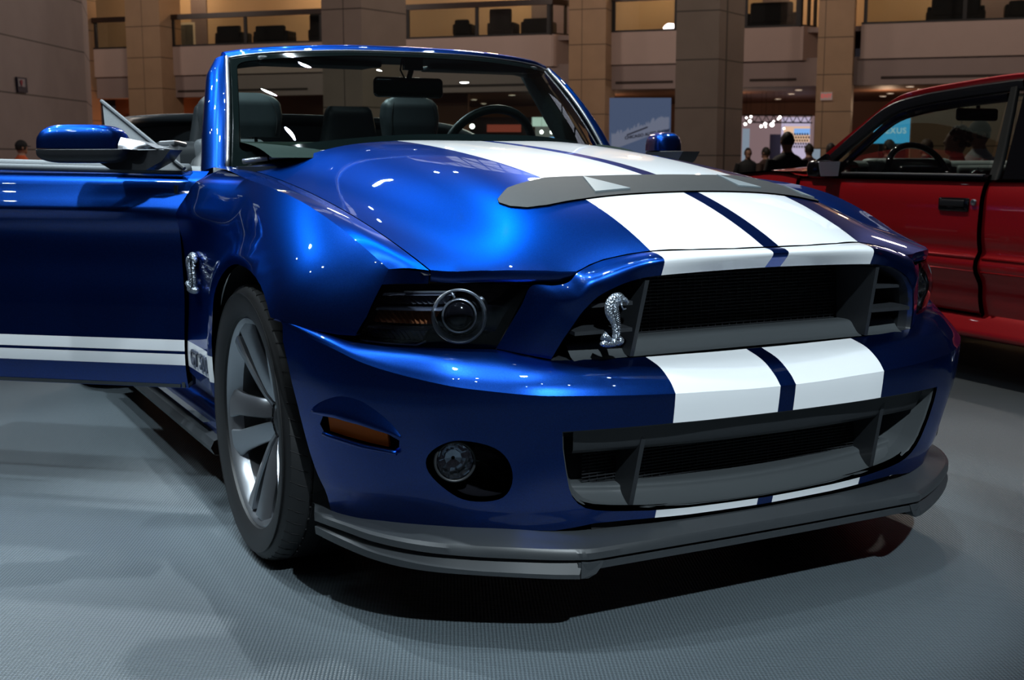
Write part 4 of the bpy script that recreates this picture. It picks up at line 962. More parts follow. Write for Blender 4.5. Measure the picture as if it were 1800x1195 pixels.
# balconies
def balcony(a0, a1, label, ret=None, back=0.):
    r = thing('balcony', label, 'balcony', tuple(wpt((a0+a1)/2, 0, 4.3)), 0, 'balconies along the upper floor of the hall')
    inv = Matrix.Translation(-Vector(wpt((a0+a1)/2, 0, 4.3)))
    def bd(name, q, m): q.build(name, m, r, M=inv)
    q = MB(); wbox(q, a0, a1, -.3, 0, 4.32, 5.46); bd('fascia', q, M['fascia'])
    q = MB(); wbox(q, a0, a1+(.05 if ret else 0), -.12, .06, 6.52, 6.72); bd('handrail', q, M['wood'])
    q = MB(); wbox(q, a0, a1, -.10, .02, 5.46, 5.52); bd('bottom_rail', q, M['iron'])
    n = max(2, int((a1-a0)/2.9)+1)
    for i in range(n):
        a = lerp(a0+.12, a1-.12, i/(n-1)); q = MB(); wbox(q, a-.06, a+.06, -.1, 0, 5.46, 6.55); bd('post', q, M['iron'])
    q = MB(); wbox(q, a0+.1, a1-.1, -.06, -.045, 5.52, 6.5); bd('glass_panel', q, M['rail_glass'])
    if ret:                              # angled return towards the column
        p0 = wpt(a1, 0, 0); p1 = wpt(a1+ret*.75, -ret*1.1, 0); d = (p1-p0); L = np.linalg.norm(d); d /= L; nn = np.array([-d[1], d[0], 0])
        for nm, z0, z1, th, m_ in (('fascia',4.32,5.46,.25,M['fascia']),('handrail',6.52,6.72,.16,M['wood']),('bottom_rail',5.46,5.52,.1,M['iron'])):
            q = MB(); q.box((p0+p1)/2-nn*0+np.array([0,0,(z0+z1)/2]), (L, th, z1-z0), ax=[d, nn, [0,0,1]]); bd(nm, q, m_)
        for k in (0, .5, .93):
            q = MB(); q.box(p0+d*L*k+np.array([0,0,6.0]), (.09,.09,1.1), ax=[d, nn, [0,0,1]]); bd('post', q, M['iron'])
    return r
balcony(-3.5, -1.3, 'short balcony beside the grey wall, with a framed picture behind its rail')
balcony(.2, 7.1, 'balcony behind the left end of the windshield, dark seats behind its glass')
balcony(10.5, 16.3, 'balcony above the middle of the windshield, its right end turned back', ret=1.0)
balcony(18.5, 21.0, 'narrow balcony left of the near square column')
balcony(23.2, 25.2, 'narrow balcony right of the near square column', ret=.6)
balcony(27.2, 40., 'long balcony above the red car')
# columns
def column(name, P0, wd, dp, z1, m, label, ax=AX):
    q = MB(); q.box((P0[0], P0[1], (z1-.45)/2), (wd, dp, z1+.45), ax=ax); o = q.build(name, m); return tag(o, label, 'column')
for a0, a1, lb in ((-1.29,.30,'tan stone column left of the windshield pillar, between two balconies'),(17.2,18.55,'tan stone column right of the windshield top'),(25.85,27.0,'tan stone column carrying the small exit sign')):
    column('stone_column', wpt((a0+a1)/2, .1, 0), a1-a0, 1.5, 10, M['tan'], lb)
column('stone_column', wpt(-3.9, .3, 0), .8, 1.2, 10, M['tan'], 'slim tan stone column at the edge of the grey wall')
# the two nearer square columns, their faces turned
def near_column(uL, uM, uR, v, d, m, label):
    A = at(uL, v, d=d); Bp = at(uM, v, d=d-.35); Cp = at(uR, v, d=d+.9)
    e1 = (Bp-A)[:2]; e2 = (Cp-Bp)[:2]; D = A[:2]+e2
    P = [A[:2], Bp[:2], Cp[:2], D]; q = MB(); q.add([(x, y, -.45) for x, y in P]+[(x, y, 12) for x, y in P], [(0,1,5,4),(1,2,6,5),(2,3,7,6),(3,0,4,7),(4,5,6,7)])
    return tag(q.build('square_column', m), label, 'column')
near_column(566, 636, 714, 80, 30.5, M['grey_stone'], 'wide square stone column rising behind the windshield header')
near_column(1187, 1262, 1306, 150, 31, M['grey_stone'], 'tall square stone column between the blue and the red car')
# grey wall at the left
A = at(-260, 150, d=20); Bq = at(151, 150, d=30); Cq = Bq+np.array([.6,3.0,0])
q = MB(); q.add([(*A[:2],-.45),(*Bq[:2],-.45),(*Cq[:2],-.45),(*A[:2],12),(*Bq[:2],12),(*Cq[:2],12)], [(0,1,4,3),(1,2,5,4)]); struct(q.build('wall_left', M['wall_stone']))
dW = (Bq-A); dW[2] = 0; dW /= np.linalg.norm(dW); nW = np.array([dW[1], -dW[0], 0])
def onwall(u, v, off=.02):
    r_ = ray(u, v); P = A+nW*off; tt = np.dot(P-CAM, nW)/np.dot(r_, nW); return CAM+tt*r_
sgn = MB(); P = [onwall(27,135), onwall(45,137), onwall(47,163), onwall(30,162)]; sgn.prism(P, nW, .03)
M['navy'] = simple('navy_sign', (.02,.02,.05), .4); M['signwhite'] = simple('sign_white', (.32,.30,.34), .5); M['heart'] = simple('heart_red', (.30,.03,.06), .5)
sg = tag(sgn.build('wall_sign', M['navy']), 'small navy sign with a red heart on the grey wall', 'sign')
q = MB(); q.prism([onwall(31,138,.055), onwall(43,139,.055), onwall(44,153,.055), onwall(32,152,.055)], nW, .01); q.build('sign_face', M['signwhite'], sg)
hc = onwall(37.5, 145.5, .075); q = MB(); q.prism([hc+dW*(.055*math.sin(t_)**3*1.1)*1.0+np.array([0,0,.005*(13*math.cos(t_)-5*math.cos(2*t_)-2*math.cos(3*t_)-math.cos(4*t_))]) for t_ in np.linspace(0, 2*PI, 24, endpoint=False)], nW, .01); q.build('heart_symbol', M['heart'], sg)
# things on the upper floor
def picture(a0, a1, z0, z1, o, label, col):
    q = MB(); wbox(q, a0, a1, o, o+.06, z0, z1); p = tag(q.build('framed_picture', M['frame_pale']), label, 'picture'); q = MB(); wbox(q, a0+.1, a1-.1, o+.06, o+.075, z0+.1, z1-.1); q.build('picture_panel', col, p)
M['frame_pale'] = simple('pale_frame', (.55,.50,.40), .4); M['art_dark'] = simple('dark_print', (.05,.05,.04), .5, .6, 3); M['art_warm'] = simple('warm_print', (.35,.13,.07), .6, .6, 4)
picture(-3.0, -1.75, 5.75, 7.0, -4.98, 'large dark framed picture behind the short left balcony', M['art_dark'])
picture(4.8, 6.3, 5.8, 7.1, -4.98, 'reddish framed picture on the upper wall beside the wide column', M['art_warm'])
picture(20.6, 21.2, 5.7, 7.0, -4.98, 'dark picture behind the narrow balcony left of the near column', M['art_warm'])
def armchair(a, o, wd, label, hgt=.95):
    p = tuple(wpt(a, o, 5.42)); r = thing('armchair', label, 'armchair', p, WROT, 'dark armchairs behind the balcony rails')
    q = MB(); q.rbox((0,0,.30), (wd,.8,.36), .08); q.build('seat', M['uphol'], r, smooth=True)
    q = MB(); q.rbox((0,-.32,hgt*.62), (wd*.82,.22,hgt*.72), .08); q.build('backrest', M['uphol'], r, smooth=True)
    for s_ in (-1, 1): q = MB(); q.rbox((s_*wd*.44,.02,.42), (.16,.78,.42), .07); q.build('armrest', M['uphol'], r, smooth=True)
for a, wd, lb, hg in ((2.4,1.3,'dark armchair nearest the left end of the second balcony',.9),(4.3,1.6,'dark armchair in the middle of the second balcony',.85),(6.4,.8,'tall dark chair beside the wide square column on the second balcony',1.25),
                  (12.5,.7,'low dark armchair left on the balcony above the windshield middle',.8),(14.05,1.05,'high backed dark armchair on the balcony above the windshield middle',1.15),(15.45,1.2,'low dark armchair right on the balcony above the windshield middle',.75),
                  (24.1,1.8,'dark armchair behind the narrow balcony right of the near column',1.0),(30.2,1.9,'dark armchair behind the long balcony above the red car roof',1.15),(32.3,1.1,'low dark armchair at the right edge of the picture, upper floor',.75)):
    armchair(a, -1.2, wd, lb, hg)
# doors upstairs
for i, (a0, a1) in enumerate(((-1.95,-1.15),(14.0,16.6),(23.3,24.3),(30.9,33.5))):
    q = MB(); wbox(q, a0, a1, -4.99, -4.95, 5.42, 9.0); o = q.build('door_%d' % (i+1), M['updoor'] if 'updoor' in M else M.setdefault('updoor', simple('mauve_door', (.17,.13,.13), .5))); struct(o)

# ------------------------------------------------------------------ exhibition things under the balconies
def board(name, label, cat, u0, v0, u1, v1, d, m, th=.08, group=None, d2=None, ground=False):
    a = at(u0, v0, d=d); c = at(u1, v0, d=d2 or d); zt, zb = at(u0, v0, d=d)[2], (-.45 if ground else at(u0, v1, d=d)[2])
    e = (c-a)[:2]; L = np.linalg.norm(e); e3 = np.array([e[0]/L, e[1]/L, 0]); n3 = np.array([e3[1], -e3[0], 0])
    q = MB(); q.prism([(*a[:2], zb), (*c[:2], zb), (*c[:2], zt), (*a[:2], zt)], -n3, th); o = q.build(name, m)
    if label: tag(o, label, cat, group)
    return o, a, c, zb, zt, e3, n3
def scr(name, base, strength):           # lit picture surface
    return emis(name, base, strength)
M['banner'] = emis('banner_print_glow', (.14,.20,.36), .38)  # print glows by itself in place of hall light falling on it
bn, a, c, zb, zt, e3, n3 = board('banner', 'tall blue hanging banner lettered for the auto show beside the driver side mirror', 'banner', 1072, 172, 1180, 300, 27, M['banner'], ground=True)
M['bantext'] = emis('banner_text_glow', (.02,.02,.05), .3); M['banpale'] = emis('banner_pale_glow', (.30,.34,.48), .4)  # lettering and skyline colours are self-glowing too
zv = at(1072, 300, d=27)[2]
def onb(f, g, off=.03): return a+(c-a)*f*np.array([1,1,0])+np.array([0,0,(zv-zt)*g])+n3*off
sky_ = [(.03,.72)]; random.seed(3); f_ = .03
while f_ < .97: sky_ += [(f_, .52-.30*f_+random.uniform(-.05,.03)), (min(f_+.035,.97), .52-.30*f_+random.uniform(-.05,.03))]; f_ += .035
sky_ += [(.97,.42)]; q = MB(); q.prism([onb(f, g, .02) for f, g in sky_], n3, .004); q.build('banner_skyline', M['banpale'], bn)
text_mesh('banner_lettering', 'CHICAGO AUTO SHOW', .092, M['bantext'], bn, frame4(onb(.61,.50,.05), e3+np.array([0,0,.17]), (0,0,1)), .003, 1.0, shear=.2, bold=.004)
q = MB(); q.prism([onb(.28,.50,.05), onb(.62,.39,.05), onb(.62,.41,.05), onb(.28,.52,.05)], n3, .004); q.build('banner_swash', M['bantext'], bn)
# lit hall opening beyond the near column
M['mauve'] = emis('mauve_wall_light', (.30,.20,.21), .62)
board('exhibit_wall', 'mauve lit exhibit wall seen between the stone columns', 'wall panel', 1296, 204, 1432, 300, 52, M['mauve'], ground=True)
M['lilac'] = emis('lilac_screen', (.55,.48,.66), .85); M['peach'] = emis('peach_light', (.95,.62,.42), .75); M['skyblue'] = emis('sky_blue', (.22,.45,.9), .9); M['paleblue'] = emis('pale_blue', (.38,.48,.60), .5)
s1, *_r = board('display_screen', 'lilac and peach lit screen above the man in the dark jacket', 'screen', 1375, 206, 1425, 286, 50, M['lilac'])
def sub(par, name, u0, v0, u1, v1, d, m, th=.02):
    o = board(name, None, None, u0, v0, u1, v1, d, m, th)[0]; o.parent = par; return o
sub(s1, 'peach_field', 1378, 222, 1424, 250, 49.8, M['peach']); sub(s1, 'blue_field', 1396, 226, 1424, 237, 49.7, M['skyblue'])
M['lattice'] = simple('lattice_brown', (.06,.04,.035), .6)
q = MB()
for r_ in range(4):
    for k_ in range(7):
        a_ = at(1391+k_*4.6+(r_ % 2)*2, 237+r_*5, d=49.5); q.box(a_, (.05,.05,.10)) if False else None
la = MB(); a0_, c0_ = at(1388,236,d=49.5), at(1424,236,d=49.5); 
for r_ in range(5):
    for k_ in range(8):
        p_ = a0_+(c0_-a0_)*((k_+.5*(r_ % 2))/8); p_[2] -= .125*r_; la.rbox(p_, (.066,.03,.09), .008, n=1)
la.build('lattice_pattern', M['lattice'], s1)
board('exhibit_panel', 'pale blue standing exhibit panel behind the near column edge', 'panel', 1306, 226, 1318, 280, 51, M['paleblue'], ground=True)
board('exhibit_doorway', 'dark exhibit doorway behind the head of the jacketed man', 'doorway', 1354, 236, 1376, 285, 51, M['navy'], ground=True)
M['lampglow'] = emis('lamp_glow', (1,.95,.88), 9)
ORD = ['first','second','third','fourth','fifth','sixth','seventh','eighth','ninth','tenth','eleventh','twelfth','thirteenth','fourteenth']
def lamp_at(u, v, d, r, label, grp):
    p = at(u, v, d=d); q = MB(); q.lathe([(-.25*r/.1,r*.8),(0,r*1.15),(0,r)], p, -ray(u, v)/np.linalg.norm(ray(u, v)), 14); q.tube([p+[0,0,r*.9], (p[0], p[1], 3.505)], .005, 4); o = tag(q.build('spotlight', M['iron']), label, 'spotlight', grp)
    q = MB(); q.lathe([(-.01,r),(.0,.001)], p, -ray(u, v)/np.linalg.norm(ray(u, v)), 14); q.build('lamp_face', M['lampglow'], o)
for i_, (u, v, rr) in enumerate(sorted(((1320,205,.075),(1318,213,.10),(1310,218,.09),(1312,207,.06),(1371,206,.085),(1368,209,.06),(1345,218,.10),(1357,219,.13),(1338,222,.09),(1378,226,.06),(1360,213,.05),(1346,223,.05)))):
    lamp_at(u, v, 47, rr*.6, ORD[i_]+' from the left of the bright spotlights hanging between the stone columns', 'spotlight cluster between the columns')
tr = MB()
for z_ in (3.45,): pass
p0, p1 = at(1306,202,d=47.6), at(1428,203,d=47.6)
for dz in (0,-.28): tr.tube([p0+[0,0,dz], p1+[0,0,dz]], .03, 6)
for k_ in range(18): pa = lerp(p0, p1, k_/18); pb = lerp(p0, p1, (k_+1)/18); tr.tube([pa+[0,0,-.28*(k_ % 2)], pb+[0,0,-.28*((k_+1) % 2)]], .018, 5)
tag(tr.build('lighting_truss', M['iron']), 'dark lighting truss over the exhibit between the stone columns', 'truss')
# seen through the windshield
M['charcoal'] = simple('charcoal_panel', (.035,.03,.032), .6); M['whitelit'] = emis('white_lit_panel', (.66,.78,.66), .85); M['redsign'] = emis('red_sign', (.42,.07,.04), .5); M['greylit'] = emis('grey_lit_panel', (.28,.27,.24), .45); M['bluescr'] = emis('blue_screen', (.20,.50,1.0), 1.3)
cb, *_r = board('dark_booth', 'charcoal booth with a red sign seen through the windshield above the steering wheel', 'booth', 820, 206, 936, 300, 50, M['charcoal'], .4, ground=True)
sub(cb, 'booth_sign', 856, 219, 916, 232, 49.7, M['redsign'])
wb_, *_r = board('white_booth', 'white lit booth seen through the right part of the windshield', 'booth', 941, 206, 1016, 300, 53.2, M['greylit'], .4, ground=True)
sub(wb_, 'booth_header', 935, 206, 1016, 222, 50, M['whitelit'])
bs, a, c, zb, zt, e3, n3 = board('display_screen', 'bright blue screen low in the windshield right of the steering wheel', 'screen', 967, 241, 1006, 252, 48.5, M['bluescr'])
q = MB(); q.box((a+c)/2*np.array([1,1,0])+np.array([0,0,(zb-.45)/2])-n3*.04, (.3,.06,zb+.45), ax=[e3, n3, [0,0,1]]); q.build('screen_stand', M['iron'], bs)
for i_, u in enumerate((952, 970, 987, 1004)): lamp_at(u, 232, 47.2, .07, ORD[i_]+' from the left of the four lamps in a row through the windshield', 'row of four lamps through the windshield')
lamp_at(830, 222, 47.5, .09, 'single warm lamp through the windshield left of the dark booth', None)
# ceiling downlights of the lower hall
for i_, (u, v) in enumerate(sorted(((900,167),(833,175),(850,182),(875,191),(905,196),(700,184),(1404,158),(1391,165),(1368,174),(1343,184),(1600,152),(1565,164),(1552,169),(1620,157)))):
    r_ = ray(u, v); tt = (3.49-CAM[2])/r_[2]; p = CAM+tt*r_
    q = MB(); q.lathe([(0,.16),(.015,.15)], p, (0,0,-1), 18); o = tag(q.build('downlight', M['satin']), ORD[i_]+' from the left of the small round downlights in the brown ceiling', 'downlight', 'downlights under the balconies')
    q = MB(); q.lathe([(.012,.13),(.013,.001)], p, (0,0,-1), 18); q.build('lamp_face', M['downglow'] if 'downglow' in M else M.setdefault('downglow', emis('downlight_glow', (1,.8,.6), 1.6)), o)
# exit sign on the column
M['exitface'] = emis('exit_face', (.30,.20,.17), .6); M['exitred'] = emis('exit_red', (.60,.08,.07), .7)
ea = wpt(26.2, .9, 3.05); q = MB(); q.box(ea, (.38,.08,.26), ax=AX); ex = tag(q.build('exit_sign', M['exitface']), 'small lit exit sign on the tan stone column', 'sign')
text_mesh('exit_lettering', 'EXIT', .17, M['exitred'], ex, frame4(ea+WN*.05, WD, (0,0,1)), .004, 1.0, bold=.006)
# blue show screen seen through the red car
M['lexblue'] = emis('cyan_screen', (.06,.42,.72), .95); M['lextext'] = emis('pale_letter', (.5,.75,.8), .9)
lx, a, c, zb, zt, e3, n3 = board('video_wall', 'cyan blue video wall with pale lettering seen through the red car window', 'screen', 1538, 206, 1604, 252, 36, M['lexblue'])
q = MB(); q.box((a+c)/2*np.array([1,1,0])+np.array([0,0,(zb-.45)/2])-n3*.04, (.8,.06,zb+.45), ax=[e3, n3, [0,0,1]]); q.build('screen_stand', M['iron'], lx)
text_mesh('screen_lettering', 'LEXUS', .24, M['lextext'], lx, frame4((a+c)/2*np.array([1,1,0])+np.array([0,0,lerp(zt, zb, .52)])+n3*.05, e3, (0,0,1)), .003, 1.15, bold=.004)
board('exhibit_wall', 'tan partition behind the people seen through the red car', 'wall panel', 1604, 170, 1900, 330, 33, M['tan'], ground=True)
board('sign_stand', 'small grey framed notice stand at the foot of the exit sign column', 'sign', 1427, 262, 1442, 300, 24, M['paleblue'], ground=True)
# warm uplight niche behind the mirror sail
q = MB(); wbox(q, -3.3, -1.4, -2.0, -1.9, -.4, 2.7); struct(q.build('trim_niche', M['brown']))
light('niche_uplight', 'POINT', tuple(wpt(-1.75, -1.2, 1.35)), 60, (1,.45,.22), .15)

# ------------------------------------------------------------------ lighting of the hall
for a, o_, z, e_ in ((-3,9,9,430),(6,9,9,430),(15,9,9,430),(24,9,9,430),(34,8,9,430)):
    light('hall_light', 'POINT', tuple(wpt(a, o_, z)), e_, (1,.80,.68), .6)
for a in (-2,5,13.5,19.5,25,31,36):
    light('upper_light', 'POINT', tuple(wpt(a, -3.0, 8.4)), 110, (1,.68,.38), .3)
for a in (2, 9, 17, 22, 28, 34):
    light('lower_light', 'POINT', tuple(wpt(a, -4.5, 2.9)), 45, (1,.66,.42), .3)
light('wall_light', 'SPOT', (-6, 14, 9), 680, (.95,.85,.9), .5, (2, 27, 3), 70)
light('column_light', 'POINT', (8, 14, 9), 1000, (1,.88,.75), .5)

# clerestory glazing high above the balconies (it shows as a reflection in the hood)
M['high'] = simple('dark_upper_plaster', (.10,.085,.085), .8)
wstruct('wall_clerestory', (-8, 45, -.8, -.5, 9.3, 24), M['high'])
M['daylight'] = emis('evening_daylight', (.80,.84,1.0), .75)
for i_, (a0, a1) in enumerate(((6.5,16.2),(17.8,25.0),(28.0,34.5))):
    q = MB(); wbox(q, a0, a1, -.5, -.42, 15.2, 19.6); wv = struct(q.build('window_%d' % (i_+1), M['daylight']))
    q = MB(); n_ = int((a1-a0)/1.2)
    for k_ in range(n_+1): wbox(q, a0+(a1-a0)*k_/n_-.05, a0+(a1-a0)*k_/n_+.05, -.42, -.30, 15.1, 19.7)
    for z_ in (15.15,16.3,17.4,18.5,19.65): wbox(q, a0, a1, -.42, -.32, z_-.05, z_+.05)
    for k_ in range(0, n_, 2): q.tube([wpt(a0+(a1-a0)*k_/n_, -.2, 15.1), wpt(a0+(a1-a0)*min(k_+2.5, n_)/n_, -.2, 19.7)], .12, 6)
    q.build('window_frame', M['iron'], wv)
# ------------------------------------------------------------------ the red car (local: x into the car, y forward, z up)
red = thing('coupe_car', 'red coupe with black window trim parked behind the blue convertible', 'car', (2.62, .811, 0), -math.atan2(.0846, .9964))
W_ = 1.62
RX = nspline([.20,.30,.40,.462,.50,.56,.582,.62,.75,.86,.93],[.035,.012,-.012,-.020,-.043,-.043,-.030,-.032,-.036,-.022,.012])
RZX = {}
def red_s(y, z):
    f = smooth((np.abs(y-.3)-1.6)/1.2)*.10
    return np.stack([RX(z)+f, y, z], -1)
def topz(y): return np.interp(y, [-2.2,-1.4,-.8,0,1.25,1.6,2.3,2.9,3.05], [.86,.90,.905,.895,.895,.925,.88,.78,.74])
def redpair(name, outl, parent=red, holes=(), mirror=True, both_=True, m=None):
    r_ = []
    o = panel_mesh(name, red_s, outl, holes, (.06,.022), m or M['red'], parent, flange=.02)
    # outward is -x here
    r_.append(o)
    if both_:
        me = o.data.copy(); me.transform(Matrix.Translation((W_,0,0)) @ Matrix.Diagonal((-1,1,1,1))); r_.append(link(bpy.data.objects.new(name, me), parent))
    return r_
def arch(c, r, a0=0, a1=PI, n=20): return [(c+r*math.cos(t), .33+r*math.sin(t)) for t in np.linspace(a0, a1, n)]
ys = lambda a, b, n=14: [(y, float(topz(y))) for y in np.linspace(a, b, n)]
doors = redpair('door', [(.0,.462),(.0,.315),(1.24,.315),(1.30,.6),(1.34,.895),(.0,.895)])
redpair('front_fender', [(1.25,.22),(1.25,.30),(1.31,.6),(1.345,.89)]+ys(1.40, 3.0)+[(3.02,.55),(2.98,.30),(2.75,.25)]+arch(2.30,.36,.1,PI-.1)+[(1.92,.22)])
redpair('rear_quarter', [(-.006,.895)]+[(y, z) for y, z in ys(-.1,-2.15)]+[(-2.2,.45),(-2.0,.28)]+arch(-1.25,.37,-.12,PI+.12)[::1][::-1]+[(-.85,.24),(-.006,.22)])
# rocker skirt flaring outwards
b = MB(); pr = [(.012,.318),(-.006,.300),(-.028,.262),(-.040,.236),(-.035,.218),(-.005,.205),(.06,.200)]
for sx_ in (0, 1):
    L = [[((W_-x) if sx_ else x, y, z) for x, z in pr] for y in (-.85, 1.92)]; b = MB(); b.grid(loft(L, 26, 4)); b.build('rocker_skirt', M['red'], red, smooth=True)
b = MB(); b.tube([(-.044,y,.566) for y in (-.86,-.02)], .006, 6); b.tube([(-.044,y,.566) for y in (.01,1.24)], .006, 6)
b.tube([(-.045,y,.505) for y in (-.86,-.02)], .004, 6); b.tube([(-.045,y,.505) for y in (.01,1.24)], .004, 6); b.build('body_side_moulding', M['red'], doors[0], smooth=True)
b = MB(); b.box((.03,-.003,.60), (.03,.02,.56)); b.build('door_gap', M['dark'], red)
# hood, roof, screens
def sheet(name, rows, m, par=red, nu=24, nv=16, cu=True, cv=True): b = MB(); b.grid(loft(rows, nu, nv, cu, cv)); return b.build(name, m, par, smooth=True)
xs_ = np.linspace(0, 1, 9); crown = 4*xs_*(1-xs_)
def across(x0, x1, y, z, cr_, yb=0): return [(lerp(x0, x1, q), y+yb*c_, z+cr_*c_) for q, c_ in zip(xs_, crown)]
sheet('hood', [across(.09,1.53,3.0,.74,.03,.06), across(.06,1.56,2.6,.83,.04), across(.03,1.59,2.1,.895,.045), across(.02,1.60,1.6,.925,.05), across(.03,1.59,1.36,.93,.055)], M['red'])
sheet('fender_top', [[(.012,y,float(topz(y))) for y in np.linspace(1.33,2.95,9)], [(.07,y,float(topz(y))+.012) for y in np.linspace(1.33,2.95,9)]], M['red'])
sheet('front_bumper', [across(.10,1.52,3.0,.74,0,.12), across(.06,1.56,3.06,.6,0,.14), across(.05,1.57,3.08,.4,0,.14), across(.09,1.53,3.0,.24,0,.10)], M['red'])
sheet('windshield_glass', [across(.08,1.54,1.30,.955,.03,.14), across(.13,1.49,1.0,1.14,.035,.08), across(.19,1.43,.70,1.305,.03,.03)], M['glass'])
sheet('roof', [across(.165,1.455,.75,1.302,.030,.02), across(.16,1.46,.45,1.332,.035), across(.158,1.462,.05,1.346,.038), across(.16,1.46,-.45,1.335,.038), across(.18,1.44,-.85,1.29,.035)], M['red'])
sheet('rear_glass', [across(.19,1.43,-.85,1.29,.03,-.02), across(.12,1.50,-1.35,1.08,.03,-.05), across(.09,1.53,-1.65,.93,.03,-.06)], M['gloss_black'])
sheet('hatch', [across(.06,1.56,-1.65,.93,.03), across(.08,1.54,-2.2,.87,.03), across(.08,1.54,-2.25,.6,0), across(.08,1.54,-2.2,.3,0)], M['red'], cv=False)
def bar(name, pts, wds, m, par, depth=.02, sx_=0):            # flat bar following a 3D polyline on the glasshouse side
    P = np.array(pts, float); T = np.gradient(P, axis=0); n = np.array([-1.,0,-.25]); n /= np.linalg.norm(n); b = MB(); L = []
    for p, t_, w_ in zip(P, T, wds):
        t_ = t_/np.linalg.norm(t_); s_ = np.cross(t_, n); L.append([p-s_*w_/2, p-s_*w_/2*.8+n*depth, p+s_*w_/2*.8+n*depth, p+s_*w_/2, p+s_*w_/2-n*depth, p-s_*w_/2-n*depth, p-s_*w_/2])
    b.grid(loft(L, 14, len(P)*4, False, True)); 
    if sx_: b.V = [(W_-x, y, z) for x, y, z in b.V]
    return b.build(name, m, par, smooth=False)
for sx_ in (0, 1):
    par = doors[sx_]
    bar('roof_rail', [(.03,1.31,.935),(.09,1.01,1.135),(.135,.80,1.268),(.155,.66,1.306),(.158,.35,1.330),(.16,0,1.346),(.16,-.5,1.338)], [.035,.035,.035,.036,.038,.04,.04], M['red'], red, .012, sx_)
    bar('window_frame', [(.02,1.23,.930),(.075,.98,1.112),(.118,.80,1.230),(.145,.62,1.272),(.150,.35,1.295),(.150,.05,1.312),(.150,-.02,1.314)], [.055,.06,.062,.058,.055,.052,.05], M['black_plastic'], par, .014, sx_)
    bar('window_channel', [(.03,1.10,.925),(.07,.93,1.060),(.11,.77,1.180),(.135,.60,1.225),(.14,.35,1.248),(.14,.06,1.262)], [.035,.04,.042,.042,.04,.04], M['gloss_black'], par, .010, sx_)
    bar('belt_trim', [(-.004,1.25,.910),(.0,.6,.910),(.0,.0,.910)], [.030,.030,.030], M['gloss_black'], par, .012, sx_)
    bar('belt_strip', [(-.006,1.0,.924),(-.006,.5,.924),(-.006,.03,.924)], [.008]*3, M['satin'], par, .008, sx_)
    bar('centre_pillar', [(.01,-.01,.905),(.05,.00,1.0),(.10,.015,1.16),(.145,.03,1.31)], [.075,.07,.06,.05], M['pillar_grey'] if 'pillar_grey' in M else M.setdefault('pillar_grey', simple('pillar_rubber', (.022,.025,.025), .35)), par, .012, sx_)
    g = MB(); g.grid(loft([[(.018,y,.92) for y in (1.12,.8,.4,.04)], [(.07,1.0,1.06),(.075,.75,1.08),(.078,.4,1.09),(.078,.05,1.10)], [(.13,.72,1.22),(.135,.55,1.235),(.14,.3,1.245),(.14,.07,1.25)]], 10, 8))
    if sx_: g.V = [(W_-x, y, z) for x, y, z in g.V]
    g.build('door_glass', M['glass'], par, smooth=True)
    g = MB(); g.grid(loft([[(.02,-.05,.91),(.02,-.5,.91),(.03,-1.0,.92)], [(.15,-.02,1.30),(.16,-.45,1.30),(.17,-.80,1.26)]], 8, 6, True, False))
    if sx_: g.V = [(W_-x, y, z) for x, y, z in g.V]
    g.build('quarter_window', M['gloss_black'], red, smooth=True)
# door mirror
b = MB(); b.prism([(-.02,1.25,.955),(-.02,1.10,1.02),(-.02,1.03,.935),(-.02,1.05,.900),(-.02,1.22,.905)], (-1,0,0), .02)
b.rbox((-.085,1.06,.943), (.15,.10,.088), .03, n=4); mr_ = b.build('door_mirror', M['gloss_black'], doors[0], smooth=True); autosmooth(mr_, 45)
b = MB(); b.prism([(-.150,1.008,.980),(-.018,1.008,.982),(-.028,1.008,.908),(-.135,1.008,.908)], (0,-1,0), .003); b.build('mirror_glass', M['mirror_reflection'] if 'mirror_reflection' in M else M.setdefault('mirror_reflection', simple('painted_mirror_reflection', (.72,.75,.85), .4)), mr_)  # pale matt colour painted in for the bright reflection in the glass
# handle and lock
b = MB(); b.rbox((-.034,.172,.793), (.024,.185,.062), .010, n=3); dh = b.build('door_handle', M['gloss_black'], doors[0], smooth=True)
b = MB(); b.rbox((-.047,.172,.800), (.012,.15,.030), .006); b.build('handle_flap', M['black_plastic'], dh, smooth=True)
b = MB(); b.lathe([(0,.014),(.012,.014),(.014,.010),(.010,.008),(.010,.001)], (-.030,.052,.806), (-1,0,0), 20); b.build('door_lock', M['satin'], doors[0], smooth=True)
# cabin
M['red_dash'] = simple('grey_dash', (.16,.19,.19), .45, .1, 60)
b = MB(); b.grid(loft([[(x, 1.25, .955+.01*math.sin(3*x)) for x in np.linspace(.08,1.54,12)], [(x, 1.08, .985) for x in np.linspace(.08,1.54,12)], [(x, 1.00, .975) for x in np.linspace(.08,1.54,12)], [(x, .985, .955) for x in np.linspace(.08,1.54,12)]], 20, 10)); b.rbox((.40,1.0,.955), (.50,.16,.085), .035)
b.build('dash_top', M['red_dash'], red, smooth=True)
b = MB(); b.box((.81,1.02,.80), (1.46,.05,.30)); b.rbox((.40,.93,.90), (.44,.08,.11), .03); b.build('instrument_panel', M['gloss_black'], red)
b = MB(); b.box((.82,.945,.88), (.40,.03,.15)); b.rbox((1.02,.94,.885), (.70,.05,.15), .03); pd = b.build('dash_pad', M['red_dash'], red, smooth=False)
b = MB(); b.tube([(.755,.912,.918),(.785,.912,.928),(.825,.912,.922),(.840,.912,.930)], [.004,.008,.007,.003], 8)
for p_, q_ in (((.775,.912,.925),(.755,.912,.905)),((.785,.912,.922),(.79,.912,.900)),((.822,.912,.922),(.845,.912,.908)),((.815,.912,.92),(.80,.912,.902))): b.tube([p_, q_], .003, 6)
b.box((.803,.914,.925), (.009,.004,.048)); b.build('dash_emblem', M['chrome'], pd, smooth=False)
